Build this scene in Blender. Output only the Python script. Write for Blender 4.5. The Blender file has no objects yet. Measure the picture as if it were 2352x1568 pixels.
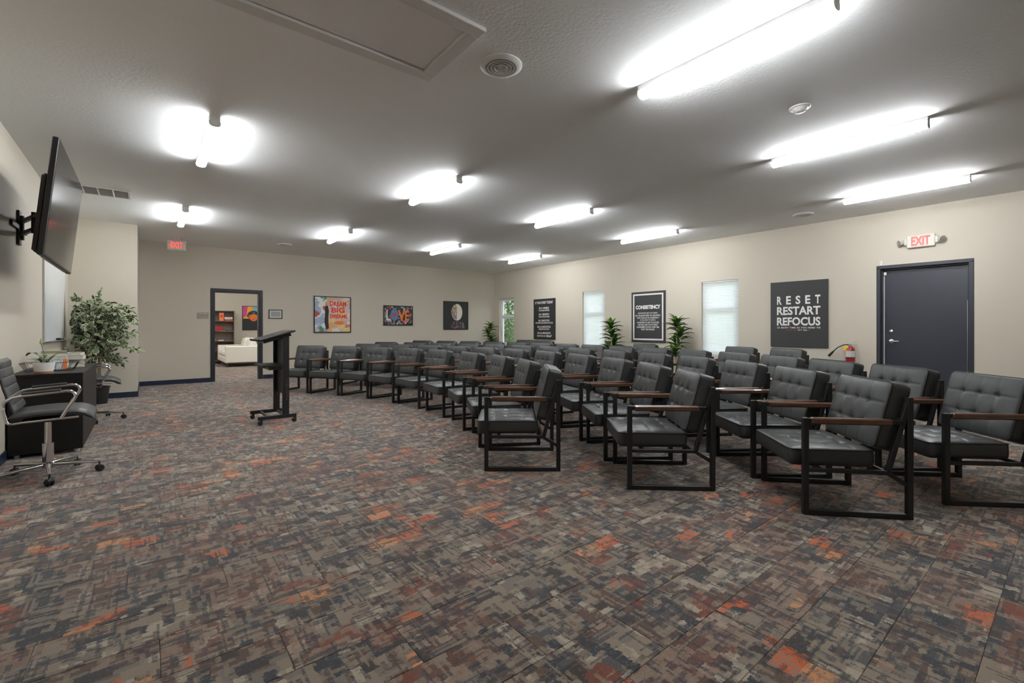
import bpy, math, random
from mathutils import Vector, Matrix, Euler

random.seed(7)
PI = math.pi
R90 = PI / 2
scene = bpy.context.scene
COL = scene.collection

# ------------------------------------------------------------------ room measures (metres)
CAM_H = 1.2                 # camera height
YAW = 0.675                 # camera heading, clockwise from +Y
ZC = 3.02                   # ceiling
XL, XR = -1.0, 9.04         # left and right wall
YB, YN = 12.24, -2.6        # back wall, wall behind the camera
YA, XA = 10.4, -0.12        # face and edge of the projecting wall by the ficus
FAR = 18.9                  # far wall of the room through the doorway

# ------------------------------------------------------------------ camera
cam = bpy.data.cameras.new('camera')
cam.sensor_width = 36.0
cam.lens = 36.0 * 1050.0 / 2352.0
cam.shift_y = -30.1 / 2352.0
cam.clip_start = 0.05
cam_ob = bpy.data.objects.new('camera', cam)
COL.objects.link(cam_ob)
cam_ob.location = (0, 0, CAM_H)
cam_ob.rotation_euler = (R90, 0, -YAW)
scene.camera = cam_ob

# ------------------------------------------------------------------ world, exposure
world = bpy.data.worlds.new('world')
scene.world = world
world.use_nodes = True
wn = world.node_tree.nodes
bg = wn['Background']
sky = wn.new('ShaderNodeTexSky')
try:
    sky.sky_type = 'NISHITA'
    sky.sun_disc = False
    sky.sun_elevation = math.radians(48)
    sky.sun_rotation = math.radians(200)
    sky.air_density = 1.0
    sky.dust_density = 2.0
except Exception:
    pass
hs = wn.new('ShaderNodeHueSaturation')
hs.inputs['Saturation'].default_value = 0.3      # hazy sky
world.node_tree.links.new(sky.outputs[0], hs.inputs['Color'])
world.node_tree.links.new(hs.outputs[0], bg.inputs[0])
bg.inputs[1].default_value = 0.64
LAMP = 50.0                 # radiance of the strip lights' lenses
vs = scene.view_settings
vs.view_transform = 'Standard'
vs.look = 'None'
vs.gamma = 1.0
vs.use_curve_mapping = False
vs.exposure = 0.64

# ------------------------------------------------------------------ node helper
class NT:
    def __init__(self, tree):
        self.t = tree
        self.n = tree.nodes
        self.l = tree.links

    def put(self, sock, v):
        if v is None:
            return
        if isinstance(v, bpy.types.NodeSocket):
            self.l.new(v, sock)
        else:
            sock.default_value = v

    def math(self, op, a, b=None, c=None, clamp=False):
        n = self.n.new('ShaderNodeMath')
        n.operation = op
        n.use_clamp = clamp
        for s, v in zip(n.inputs, (a, b, c)):
            self.put(s, v)
        return n.outputs[0]

    def vmath(self, op, a, b=None, scale=None):
        n = self.n.new('ShaderNodeVectorMath')
        n.operation = op
        self.put(n.inputs[0], a)
        if b is not None:
            self.put(n.inputs[1], b)
        if scale is not None:
            self.put(n.inputs['Scale'], scale)
        return n.outputs[0]

    def comb(self, x, y, z):
        n = self.n.new('ShaderNodeCombineXYZ')
        for s, v in zip(n.inputs, (x, y, z)):
            self.put(s, v)
        return n.outputs[0]

    def sep(self, v):
        n = self.n.new('ShaderNodeSeparateXYZ')
        self.put(n.inputs[0], v)
        return n.outputs

    def white(self, v):
        n = self.n.new('ShaderNodeTexWhiteNoise')
        n.noise_dimensions = '3D'
        self.put(n.inputs['Vector'], v)
        return n.outputs['Value'], n.outputs['Color']

    def noise(self, v, scale, detail=2.0, rough=0.5):
        n = self.n.new('ShaderNodeTexNoise')
        n.inputs['Scale'].default_value = scale
        n.inputs['Detail'].default_value = detail
        n.inputs['Roughness'].default_value = rough
        self.put(n.inputs['Vector'], v)
        return n.outputs[0], n.outputs[1]

    def voronoi(self, v, scale):
        n = self.n.new('ShaderNodeTexVoronoi')
        n.inputs['Scale'].default_value = scale
        self.put(n.inputs['Vector'], v)
        return n.outputs['Distance'], n.outputs['Color']

    def ramp(self, fac, stops, interp='CONSTANT'):
        n = self.n.new('ShaderNodeValToRGB')
        n.color_ramp.interpolation = interp
        e = n.color_ramp.elements
        while len(e) < len(stops):
            e.new(0.5)
        for k, (p, c) in enumerate(stops):
            e[k].position = p
            e[k].color = (c[0], c[1], c[2], 1)
        self.put(n.inputs[0], fac)
        return n.outputs[0]

    def mix(self, fac, a, b, blend='MIX'):
        n = self.n.new('ShaderNodeMix')
        n.data_type = 'RGBA'
        n.blend_type = blend
        self.put(n.inputs[0], fac)
        for s, v in ((n.inputs[6], a), (n.inputs[7], b)):
            if isinstance(v, tuple):
                v = (v[0], v[1], v[2], 1)
            self.put(s, v)
        return n.outputs[2]

    def gt(self, a, b):
        return self.math('GREATER_THAN', a, b)


def srgb(r, g, b):
    def f(c):
        c /= 255.0
        return c / 12.92 if c <= 0.04045 else ((c + 0.055) / 1.055) ** 2.4
    return (f(r), f(g), f(b))


MATS = {}


def new_mat(name):
    m = bpy.data.materials.new(name)
    m.use_nodes = True
    MATS[name] = m
    nt = NT(m.node_tree)
    return m, nt, m.node_tree.nodes['Principled BSDF']


def bump(nt, bs, height, strength, dist):
    b = nt.n.new('ShaderNodeBump')
    b.inputs['Strength'].default_value = strength
    b.inputs['Distance'].default_value = dist
    nt.put(b.inputs['Height'], height)
    nt.put(bs.inputs['Normal'], b.outputs[0])


def simple(name, col, rough=0.5, metal=0.0, spec=0.5, var=0.06, scale=20.0, bmp=0.0, bscale=200.0, bdist=0.002, emit=None, coat=0.0):
    """plain procedural material: colour with slight noise variation and optional fine relief"""
    m, nt, bs = new_mat(name)
    tc = nt.n.new('ShaderNodeTexCoord').outputs['Object']
    fac, _ = nt.noise(tc, scale, 3)
    lo = tuple(c * (1 - var) for c in col)
    hi = tuple(min(1, c * (1 + var)) for c in col)
    nt.put(bs.inputs['Base Color'], nt.mix(fac, lo, hi))
    bs.inputs['Roughness'].default_value = rough
    bs.inputs['Metallic'].default_value = metal
    bs.inputs['Specular IOR Level'].default_value = spec
    bs.inputs['Coat Weight'].default_value = coat
    if bmp:
        f2, _ = nt.noise(tc, bscale, 3)
        bump(nt, bs, f2, bmp, bdist)
    if emit:
        bs.inputs['Emission Color'].default_value = (emit[0], emit[1], emit[2], 1)
        bs.inputs['Emission Strength'].default_value = emit[3]
    return m


# ---- surfaces
def wall_paint(name, col):
    m, nt, bs = new_mat(name)
    pos = nt.n.new('ShaderNodeNewGeometry').outputs['Position']
    f, _ = nt.noise(pos, 0.8, 2)
    nt.put(bs.inputs['Base Color'], nt.mix(f, tuple(c * 0.97 for c in col), tuple(c * 1.03 for c in col)))
    bs.inputs['Roughness'].default_value = 0.62
    bs.inputs['Specular IOR Level'].default_value = 0.35
    f2, _ = nt.noise(pos, 160, 3)
    bump(nt, bs, f2, 0.12, 0.002)


wall_paint('wall', (0.575, 0.522, 0.437))
simple('navy_trim', (0.012, 0.020, 0.048), 0.4, var=0.05)
simple('door_blue', (0.030, 0.034, 0.048), 0.38, var=0.08, scale=3)
simple('door_frame_blue', (0.024, 0.027, 0.038), 0.42, var=0.05)
simple('casing_dark', (0.017, 0.019, 0.027), 0.4, var=0.05)


def ceiling_mat():
    m, nt, bs = new_mat('ceiling')
    pos = nt.n.new('ShaderNodeNewGeometry').outputs['Position']
    bs.inputs['Base Color'].default_value = (0.91, 0.925, 0.93, 1)
    bs.inputs['Roughness'].default_value = 0.75
    bs.inputs['Specular IOR Level'].default_value = 0.25
    f0, _ = nt.noise(pos, 1.1, 2)
    f1, _ = nt.noise(nt.vmath('MULTIPLY', pos, (1.0, 2.3, 1.0)), 26, 4, 0.65)
    d, _ = nt.voronoi(pos, 40)
    hgt = nt.math('MULTIPLY', nt.math('ADD', nt.math('MULTIPLY', f1, 1.2), d), nt.math('MULTIPLY_ADD', f0, 1.6, -0.35, clamp=True))
    bump(nt, bs, hgt, 0.12, 0.012)


ceiling_mat()


def carpet_mat():
    m, nt, bs = new_mat('carpet')
    pos = nt.n.new('ShaderNodeNewGeometry').outputs['Position']
    x0, y0, _ = nt.sep(pos)
    # plank number -> own shift of the pattern (25 cm x 1 m planks, staggered)
    row = nt.math('FLOOR', nt.math('DIVIDE', nt.math('ADD', y0, 0.02), 0.25))
    rs, _ = nt.white(nt.comb(row, 3.3, 0.0))
    colm = nt.math('FLOOR', nt.math('ADD', x0, nt.math('MULTIPLY', row, 0.37)))
    pv, pc = nt.white(nt.comb(colm, row, 1.7))
    off = nt.vmath('MULTIPLY', pc, (0.9, 0.8, 0.0))
    P = nt.vmath('ADD', pos, off)
    # ragged edges
    _, nc = nt.noise(P, 34, 4, 0.7)
    jit = nt.vmath('MULTIPLY', nt.vmath('SUBTRACT', nc, (0.5, 0.5, 0.5)), (0.062, 0.030, 0.0))
    Q = nt.vmath('ADD', P, jit)
    _, nc2 = nt.noise(P, 90, 3, 0.7)
    Q2 = nt.vmath('ADD', P, nt.vmath('SCALE', nt.vmath('SUBTRACT', nc2, (0.5, 0.5, 0.5)), scale=0.016))

    def cells(V, sx, sy, seed, swap=False):
        a, b, _ = nt.sep(V)
        if swap:
            a, b = b, a
        r = nt.math('FLOOR', nt.math('DIVIDE', b, sy))
        rv, _ = nt.white(nt.comb(r, seed, 0.5))
        c = nt.math('FLOOR', nt.math('ADD', nt.math('DIVIDE', a, sx), nt.math('MULTIPLY', rv, 9.7)))
        return nt.white(nt.comb(c, r, seed))

    taupe = srgb(142, 132, 119)
    grey = srgb(122, 118, 111)
    pale = srgb(172, 165, 152)
    white = srgb(206, 204, 196)
    dark = srgb(62, 56, 54)
    brown = srgb(96, 78, 69)
    navy = srgb(52, 58, 68)
    slate = srgb(80, 83, 87)
    rust = srgb(128, 70, 52)
    orange = srgb(206, 102, 52)
    red = srgb(186, 76, 62)
    peach = srgb(212, 152, 106)
    dn, _ = nt.noise(nt.vmath('MULTIPLY', P, (1.0, 1.8, 1.0)), 38, 5, 0.75)
    dm, _ = nt.noise(nt.vmath('MULTIPLY', P, (1.9, 1.0, 1.0)), 30, 5, 0.75)
    v1, _ = cells(Q, 0.23, 0.16, 1.0)
    c = nt.ramp(v1, [(0, taupe), (0.30, brown), (0.42, grey), (0.60, slate), (0.70, taupe), (0.86, navy), (0.94, dark)])
    v2, c2 = cells(Q, 0.10, 0.06, 2.0)
    k2, _, _ = nt.sep(c2)
    lay2 = nt.ramp(v2, [(0, taupe), (0.2, brown), (0.36, grey), (0.52, pale), (0.64, dark), (0.78, slate), (0.88, taupe)])
    c = nt.mix(nt.math('MULTIPLY', nt.gt(k2, 0.45), nt.math('MULTIPLY_ADD', dn, 6.0, -1.6, clamp=True)), c, lay2)
    v3, c3 = cells(Q, 0.085, 0.045, 3.0, True)
    k3, _, _ = nt.sep(c3)
    lay3 = nt.ramp(v3, [(0, dark), (0.2, taupe), (0.45, rust), (0.56, pale), (0.7, navy), (0.85, brown)])
    c = nt.mix(nt.math('MULTIPLY', nt.gt(k3, 0.62), nt.math('MULTIPLY_ADD', dn, 6.0, -1.9, clamp=True)), c, lay3)
    # broad rusty tints
    v6, c6 = cells(Q, 0.31, 0.22, 11.0)
    c = nt.mix(nt.math('MULTIPLY', nt.gt(v6, 0.74), nt.math('MULTIPLY_ADD', dm, 2.2, -0.75, clamp=True)), c, srgb(132, 84, 68))
    # warm accents in loose clusters
    v4, c4 = cells(Q, 0.15, 0.09, 4.0)
    k4, j4, _ = nt.sep(c4)
    cl, _ = nt.noise(pos, 1.9, 1)
    m4 = nt.math('MULTIPLY', nt.gt(k4, 0.72), nt.gt(cl, 0.53))
    m4 = nt.math('MULTIPLY', m4, nt.math('MULTIPLY_ADD', dn, 6.0, -2.0, clamp=True))
    lay4 = nt.ramp(v4, [(0, rust), (0.26, orange), (0.46, red), (0.62, rust), (0.84, peach), (0.92, orange)])
    c = nt.mix(nt.math('MULTIPLY', m4, 0.9), c, lay4)
    # short pale and dark dashes both ways
    for sx, sy, seed, sw, thr in ((0.075, 0.019, 5.0, False, 0.74), (0.07, 0.017, 6.0, True, 0.76), (0.040, 0.030, 7.0, False, 0.82), (0.15, 0.009, 8.0, False, 0.90), (0.13, 0.009, 9.0, True, 0.91)):
        v5, c5 = cells(Q2, sx, sy, seed, sw)
        k5, _, _ = nt.sep(c5)
        lay5 = nt.ramp(v5, [(0, pale), (0.28, dark), (0.52, white), (0.64, brown), (0.80, taupe), (0.92, navy)])
        m5 = nt.math('MULTIPLY', nt.gt(k5, thr), nt.math('MULTIPLY_ADD', dn, 5.0, -1.7, clamp=True))
        c = nt.mix(nt.math('MULTIPLY', m5, 0.8), c, lay5)
    # scratchy wear and yarn speckle
    sc, _ = nt.noise(nt.vmath('MULTIPLY', P, (1.0, 3.5, 1.0)), 55, 5, 0.75)
    c = nt.mix(nt.math('MULTIPLY_ADD', sc, 3.2, -1.75, clamp=True), c, (taupe[0] * 1.15, taupe[1] * 1.15, taupe[2] * 1.15))
    sp, _ = nt.noise(P, 420, 2, 0.8)
    c = nt.mix(0.75, c, nt.ramp(sp, [(0.28, (0.35, 0.35, 0.35)), (0.72, (1.75, 1.75, 1.75))], 'LINEAR'), 'MULTIPLY')
    c = nt.mix(1.0, c, (0.90, 0.83, 0.785), 'MULTIPLY')
    nt.put(bs.inputs['Base Color'], c)
    bs.inputs['Roughness'].default_value = 0.95
    bs.inputs['Specular IOR Level'].default_value = 0.12
    bs.inputs['Sheen Weight'].default_value = 0.25
    bs.inputs['Sheen Roughness'].default_value = 0.5
    bump(nt, bs, nt.math('ADD', sp, nt.math('MULTIPLY', sc, 0.6)), 0.4, 0.004)


carpet_mat()

# ---- things
simple('leather', (0.046, 0.048, 0.048), 0.40, var=0.10, scale=9, bmp=0.10, bscale=420, bdist=0.001)
simple('piping', (0.008, 0.008, 0.008), 0.5)
simple('black_metal', (0.012, 0.0125, 0.0125), 0.48, bmp=0.05, bscale=500, bdist=0.0005)
simple('black_satin', (0.012, 0.012, 0.012), 0.38, var=0.1)
simple('black_plastic', (0.009, 0.009, 0.009), 0.5, bmp=0.05, bscale=300)
simple('black_laminate', (0.0055, 0.0055, 0.0052), 0.5, var=0.1, scale=8, spec=0.35)
simple('chrome', (0.74, 0.74, 0.75), 0.12, metal=1.0, var=0.02)
simple('brushed_steel', (0.62, 0.62, 0.62), 0.3, metal=1.0, var=0.04)
simple('white_plastic', (0.80, 0.80, 0.78), 0.4, var=0.02)
simple('white_paint', (0.76, 0.76, 0.74), 0.5, var=0.02)
simple('vinyl', (0.82, 0.83, 0.86), 0.35, var=0.02)
simple('screen', (0.010, 0.010, 0.011), 0.10, var=0.02, spec=0.32)
simple('whiteboard_face', (0.78, 0.81, 0.82), 0.16, var=0.03, scale=4)
simple('aluminium', (0.55, 0.55, 0.55), 0.35, metal=1.0)
simple('poster_dark', (0.030, 0.030, 0.030), 0.55, var=0.05)
simple('poster_black', (0.020, 0.020, 0.019), 0.5, var=0.05)
simple('print_white', (0.80, 0.79, 0.76), 0.6, var=0.02)
simple('print_red', (0.42, 0.04, 0.04), 0.6, var=0.05)
simple('print_grey', (0.16, 0.16, 0.16), 0.6)
simple('paint_red', (0.72, 0.045, 0.03), 0.6, var=0.2, scale=30)
simple('paint_orange', (0.80, 0.20, 0.03), 0.6, var=0.25, scale=30)
simple('paint_blue', (0.10, 0.22, 0.42), 0.6, var=0.4, scale=25)
simple('paint_cream', (0.74, 0.70, 0.62), 0.6, var=0.08, scale=20)
simple('paint_pink', (0.70, 0.28, 0.34), 0.6, var=0.4, scale=30)
simple('paint_black', (0.016, 0.016, 0.02), 0.6, var=0.3, scale=30)
simple('paint_magenta', (0.62, 0.06, 0.27), 0.6, var=0.2, scale=8)
simple('paint_yellow', (0.85, 0.42, 0.04), 0.6, var=0.2, scale=8)
simple('paint_cyan', (0.20, 0.50, 0.60), 0.6, var=0.2, scale=8)
simple('frame_black', (0.010, 0.010, 0.010), 0.4)
simple('paper', (0.62, 0.61, 0.56), 0.7, var=0.06)
simple('paper_print', (0.36, 0.37, 0.35), 0.7, var=0.12, scale=60)
simple('extinguisher_red', (0.30, 0.010, 0.018), 0.22, coat=0.4)
simple('tag_yellow', (0.80, 0.52, 0.03), 0.6)
simple('rubber', (0.012, 0.012, 0.011), 0.7)
simple('sign_housing', (0.62, 0.60, 0.54), 0.45, var=0.02)
simple('sign_red', (0.80, 0.06, 0.05), 0.5, emit=(1.0, 0.10, 0.09, 0.75))
simple('reflector', (0.30, 0.29, 0.26), 0.3, var=0.3, scale=120)
simple('sofa_fabric', (0.82, 0.78, 0.70), 0.85, var=0.05, scale=60, bmp=0.2, bscale=350)
simple('dark_wood', (0.050, 0.030, 0.022), 0.45, var=0.3, scale=20)
simple('shelf_wood', (0.19, 0.145, 0.115), 0.55, var=0.25, scale=14)
simple('box_orange', (0.72, 0.22, 0.08), 0.55)
simple('box_red', (0.32, 0.018, 0.022), 0.55)
simple('box_white', (0.70, 0.70, 0.68), 0.55)
simple('book_cream', (0.58, 0.53, 0.36), 0.6)
simple('book_olive', (0.30, 0.30, 0.18), 0.6)
simple('book_tan', (0.48, 0.37, 0.24), 0.6)
simple('book_blue', (0.35, 0.42, 0.45), 0.6)
simple('ceramic', (0.80, 0.79, 0.77), 0.3, var=0.02)
simple('terracotta', (0.50, 0.26, 0.17), 0.7)
simple('soil', (0.03, 0.02, 0.014), 0.95, var=0.4, scale=90)
simple('bark', (0.20, 0.16, 0.11), 0.8, var=0.3, scale=50)
simple('cane', (0.52, 0.47, 0.34), 0.7, var=0.2, scale=30)
simple('leaf_ficus', (0.070, 0.115, 0.042), 0.5, var=0.4, scale=12)
simple('leaf_cream', (0.50, 0.52, 0.35), 0.55, var=0.15, scale=20)
simple('leaf_dark', (0.055, 0.125, 0.025), 0.42, var=0.4, scale=9)
simple('leaf_light', (0.19, 0.34, 0.05), 0.45, var=0.3, scale=9)
simple('leaf_lily', (0.045, 0.095, 0.025), 0.4, var=0.35, scale=14)
simple('spathe', (0.42, 0.42, 0.16), 0.5, var=0.2, scale=30)
simple('grass', (0.09, 0.15, 0.04), 0.95, var=0.4, scale=4)
simple('leaf_out', (0.085, 0.17, 0.055), 0.55, var=0.55, scale=1.6)
simple('leaf_out_light', (0.20, 0.32, 0.13), 0.55, var=0.4, scale=1.6)
simple('vent_grey', (0.42, 0.42, 0.41), 0.6)
simple('duct_dark', (0.10, 0.10, 0.10), 0.8)
simple('grille_white', (0.66, 0.66, 0.65), 0.5)
simple('sheath', (0.72, 0.72, 0.70), 0.4)


def wood_mat():
    m, nt, bs = new_mat('arm_wood')
    tc = nt.n.new('ShaderNodeTexCoord').outputs['Object']
    st = nt.vmath('MULTIPLY', tc, (40, 3, 40))
    f, _ = nt.noise(st, 2.0, 4, 0.6)
    nt.put(bs.inputs['Base Color'], nt.ramp(f, [(0.25, (0.060, 0.026, 0.014)), (0.55, (0.125, 0.058, 0.032)), (0.8, (0.20, 0.10, 0.058))], 'LINEAR'))
    bs.inputs['Roughness'].default_value = 0.33
    bs.inputs['Coat Weight'].default_value = 0.25


wood_mat()


def lens_mat():
    m, nt, bs = new_mat('lamp_lens')
    e = nt.n.new('ShaderNodeEmission')
    e.inputs[0].default_value = (0.955, 0.985, 1.0, 1)
    # prismatic lens: more light to the sides than straight down
    nz = nt.sep(nt.n.new('ShaderNodeNewGeometry').outputs['Normal'])[2]
    side = nt.math('SUBTRACT', 1.0, nt.math('ABSOLUTE', nz))
    nt.put(e.inputs[1], nt.math('MULTIPLY_ADD', side, LAMP * 0.15, LAMP * 0.95))
    nt.l.new(e.outputs[0], nt.n['Material Output'].inputs[0])


lens_mat()


def glass_mat(name, tint=(1, 1, 1), f0=0.06):
    m, nt, bs = new_mat(name)
    lw = nt.n.new('ShaderNodeLayerWeight')
    lw.inputs[0].default_value = 0.25
    fac = nt.math('MULTIPLY_ADD', lw.outputs['Fresnel'], 0.6, f0 * 0.3, clamp=True)
    tr = nt.n.new('ShaderNodeBsdfTransparent')
    tr.inputs[0].default_value = (tint[0], tint[1], tint[2], 1)
    gl = nt.n.new('ShaderNodeBsdfGlossy')
    gl.inputs['Roughness'].default_value = 0.02
    mx = nt.n.new('ShaderNodeMixShader')
    nt.put(mx.inputs[0], fac)
    nt.l.new(tr.outputs[0], mx.inputs[1])
    nt.l.new(gl.outputs[0], mx.inputs[2])
    nt.l.new(mx.outputs[0], nt.n['Material Output'].inputs[0])


glass_mat('glass', (0.93, 0.97, 0.95))
glass_mat('acrylic', (0.94, 0.94, 0.93))


def blind_mat():
    m, nt, bs = new_mat('blind_fabric')
    tc = nt.n.new('ShaderNodeTexCoord').outputs['Object']
    f, _ = nt.noise(tc, 90, 2)
    col = nt.mix(f, (0.84, 0.85, 0.87), (0.90, 0.91, 0.92))
    d = nt.n.new('ShaderNodeBsdfDiffuse')
    t = nt.n.new('ShaderNodeBsdfTranslucent')
    nt.put(d.inputs[0], col)
    nt.put(t.inputs[0], col)
    mx = nt.n.new('ShaderNodeMixShader')
    mx.inputs[0].default_value = 0.42
    nt.l.new(d.outputs[0], mx.inputs[1])
    nt.l.new(t.outputs[0], mx.inputs[2])
    nt.l.new(mx.outputs[0], nt.n['Material Output'].inputs[0])


blind_mat()


def art_mat(name, stops, scale, dark=None, warp=0.35, stretch=(1, 1, 1), side=None):
    """abstract paint: warped colour patches, scribbles on top"""
    m, nt, bs = new_mat(name)
    tc = nt.n.new('ShaderNodeTexCoord').outputs['Generated']
    _, nc = nt.noise(tc, 5, 4, 0.65)
    q = nt.vmath('ADD', nt.vmath('MULTIPLY', tc, stretch), nt.vmath('SCALE', nc, scale=warp))
    _, vc = nt.voronoi(q, scale)
    r, g, b = nt.sep(vc)
    c = nt.ramp(r, stops)
    if side:
        xx = nt.sep(tc)[0]
        c2 = nt.ramp(g, side)
        c = nt.mix(nt.math('LESS_THAN', nt.math('ADD', xx, nt.math('MULTIPLY', nt.sep(nc)[0], 0.2)), 0.42), c, c2)
    if dark:
        n1, _ = nt.noise(nt.vmath('MULTIPLY', tc, (1.0, 2.0, 1.0)), 22, 4, 0.7)
        c = nt.mix(nt.gt(n1, dark[0]), c, dark[1])
    nt.put(bs.inputs['Base Color'], c)
    bs.inputs['Roughness'].default_value = 0.55


art_mat('art_pastel', [(0, (0.62, 0.42, 0.36)), (0.2, (0.78, 0.70, 0.62)), (0.38, (0.80, 0.40, 0.16)), (0.5, (0.66, 0.48, 0.48)), (0.66, (0.80, 0.60, 0.26)), (0.8, (0.72, 0.62, 0.56)), (0.92, (0.74, 0.20, 0.12))],
        7, (0.66, (0.08, 0.08, 0.12)), side=[(0, (0.80, 0.79, 0.76)), (0.35, (0.36, 0.46, 0.62)), (0.5, (0.80, 0.78, 0.76)), (0.7, (0.52, 0.52, 0.60)), (0.82, (0.06, 0.28, 0.17)), (0.9, (0.5, 0.08, 0.08))])
art_mat('art_scribble', [(0, (0.014, 0.014, 0.018)), (0.42, (0.05, 0.05, 0.06)), (0.58, (0.35, 0.35, 0.36)), (0.7, (0.014, 0.014, 0.016)), (0.84, (0.55, 0.10, 0.12)), (0.93, (0.65, 0.63, 0.6))],
        13, (0.64, (0.55, 0.53, 0.5)), stretch=(1.4, 0.7, 1))
art_mat('art_mixed', [(0, (0.05, 0.20, 0.42)), (0.25, (0.62, 0.44, 0.08)), (0.45, (0.10, 0.30, 0.52)), (0.58, (0.70, 0.68, 0.62)), (0.72, (0.58, 0.10, 0.06)), (0.84, (0.70, 0.50, 0.12))],
        9, (0.62, (0.02, 0.02, 0.025)))
art_mat('art_dim', [(0, (0.03, 0.025, 0.03)), (0.5, (0.10, 0.04, 0.06)), (0.75, (0.30, 0.12, 0.20)), (0.9, (0.4, 0.38, 0.36))], 14, (0.60, (0.02, 0.02, 0.02)))
art_mat('paper_striped', [(0, (0.55, 0.58, 0.58)), (0.5, (0.30, 0.36, 0.40)), (0.8, (0.7, 0.7, 0.66))], 9, stretch=(3, 0.2, 1))

# ------------------------------------------------------------------ mesh helper
class MB:
    def __init__(self):
        self.v = []
        self.f = []
        self.m = []
        self.cur = 0

    def add(self, verts, faces):
        o = len(self.v)
        self.v += [tuple(p) for p in verts]
        for f in faces:
            self.f.append([o + i for i in f])
            self.m.append(self.cur)

    def box(self, c, s, M=None):
        x, y, z = (k / 2 for k in s)
        vs_ = [Vector((sx * x, sy * y, sz * z)) for sx in (-1, 1) for sy in (-1, 1) for sz in (-1, 1)]
        if M:
            vs_ = [M @ p for p in vs_]
        C = Vector(c)
        self.add([p + C for p in vs_], [(0, 1, 3, 2), (4, 6, 7, 5), (0, 4, 5, 1), (2, 3, 7, 6), (0, 2, 6, 4), (1, 5, 7, 3)])
        return self

    def cbox(self, c, s, b=0.004, M=None):
        """box with chamfered edges"""
        h = [k / 2 for k in s]
        b = min(b, min(h) * 0.9)
        C = Vector(c)
        idx = {}
        vs_ = []
        for sx in (-1, 1):
            for sy in (-1, 1):
                for sz in (-1, 1):
                    sg = (sx, sy, sz)
                    for a in range(3):
                        p = [sg[k] * (h[k] if k == a else h[k] - b) for k in range(3)]
                        idx[(sx, sy, sz, a)] = len(vs_)
                        vs_.append(Vector(p))
        fs = []
        for a in range(3):
            o = [k for k in range(3) if k != a]
            for s_ in (-1, 1):
                q = []
                for (p, r) in ((-1, -1), (1, -1), (1, 1), (-1, 1)):
                    sg = [0, 0, 0]
                    sg[a] = s_
                    sg[o[0]] = p
                    sg[o[1]] = r
                    q.append(idx[(sg[0], sg[1], sg[2], a)])
                flip = (s_ == 1) == (a == 1)
                fs.append(q[::-1] if flip else q)
        for a in range(3):
            for b_ in range(a + 1, 3):
                e = 3 - a - b_
                for s1 in (-1, 1):
                    for s2 in (-1, 1):
                        sg = [0, 0, 0]
                        sg[a] = s1
                        sg[b_] = s2
                        lo = list(sg)
                        lo[e] = -1
                        hi = list(sg)
                        hi[e] = 1
                        fs.append([idx[(*lo, a)], idx[(*hi, a)], idx[(*hi, b_)], idx[(*lo, b_)]])
        for sx in (-1, 1):
            for sy in (-1, 1):
                for sz in (-1, 1):
                    fs.append([idx[(sx, sy, sz, a)] for a in range(3)])
        if M:
            vs_ = [M @ p for p in vs_]
        self.add([p + C for p in vs_], fs)
        return self

    def bar(self, p, q, w, h, up=(0, 0, 1), b=0.003):
        """rectangular bar from p to q"""
        p, q = Vector(p), Vector(q)
        d = (q - p)
        L = d.length
        y = d.normalized()
        u = Vector(up)
        if abs(u.dot(y)) > 0.98:
            u = Vector((0, 1, 0)) if abs(y.y) < 0.9 else Vector((1, 0, 0))
        x = y.cross(u).normalized()
        z = x.cross(y)
        M = Matrix((x, y, z)).transposed()
        return self.cbox((p + q) / 2, (w, L, h), b, M)

    def tube(self, path, r, n=10, closed=False, cap=True):
        pts = [Vector(p) for p in path]
        N = len(pts)
        rr = r if isinstance(r, (list, tuple)) else [r] * N
        t0 = (pts[1] - pts[0]).normalized()
        u = Vector((0, 0, 1)) if abs(t0.z) < 0.9 else Vector((1, 0, 0))
        u = (u - t0 * u.dot(t0)).normalized()
        rings = []
        for i in range(N):
            if closed:
                t = (pts[(i + 1) % N] - pts[i - 1]).normalized()
            elif i == 0:
                t = t0
            elif i == N - 1:
                t = (pts[i] - pts[i - 1]).normalized()
            else:
                t = (pts[i + 1] - pts[i - 1]).normalized()
            u = (u - t * u.dot(t)).normalized()
            w = t.cross(u)
            rings.append([pts[i] + (u * math.cos(2 * PI * k / n) + w * math.sin(2 * PI * k / n)) * rr[i] for k in range(n)])
        vs_ = [p for ring in rings for p in ring]
        fs = []
        M = N if closed else N - 1
        for i in range(M):
            j = (i + 1) % N
            for k in range(n):
                fs.append((i * n + k, i * n + (k + 1) % n, j * n + (k + 1) % n, j * n + k))
        if cap and not closed:
            fs.append(tuple(range(n))[::-1])
            fs.append(tuple((N - 1) * n + k for k in range(n)))
        self.add(vs_, fs)
        return self

    def lathe(self, prof, n=24, c=(0, 0, 0), M=None):
        vs_ = []
        for r, z in prof:
            for k in range(n):
                a = 2 * PI * k / n
                p = Vector((r * math.cos(a), r * math.sin(a), z))
                vs_.append((M @ p if M else p) + Vector(c))
        fs = []
        for i in range(len(prof) - 1):
            for k in range(n):
                fs.append((i * n + k, i * n + (k + 1) % n, (i + 1) * n + (k + 1) % n, (i + 1) * n + k))
        if prof[0][0] > 1e-6:
            fs.append(tuple(range(n))[::-1])
        if prof[-1][0] > 1e-6:
            fs.append(tuple((len(prof) - 1) * n + k for k in range(n)))
        self.add(vs_, fs)
        return self

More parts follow.
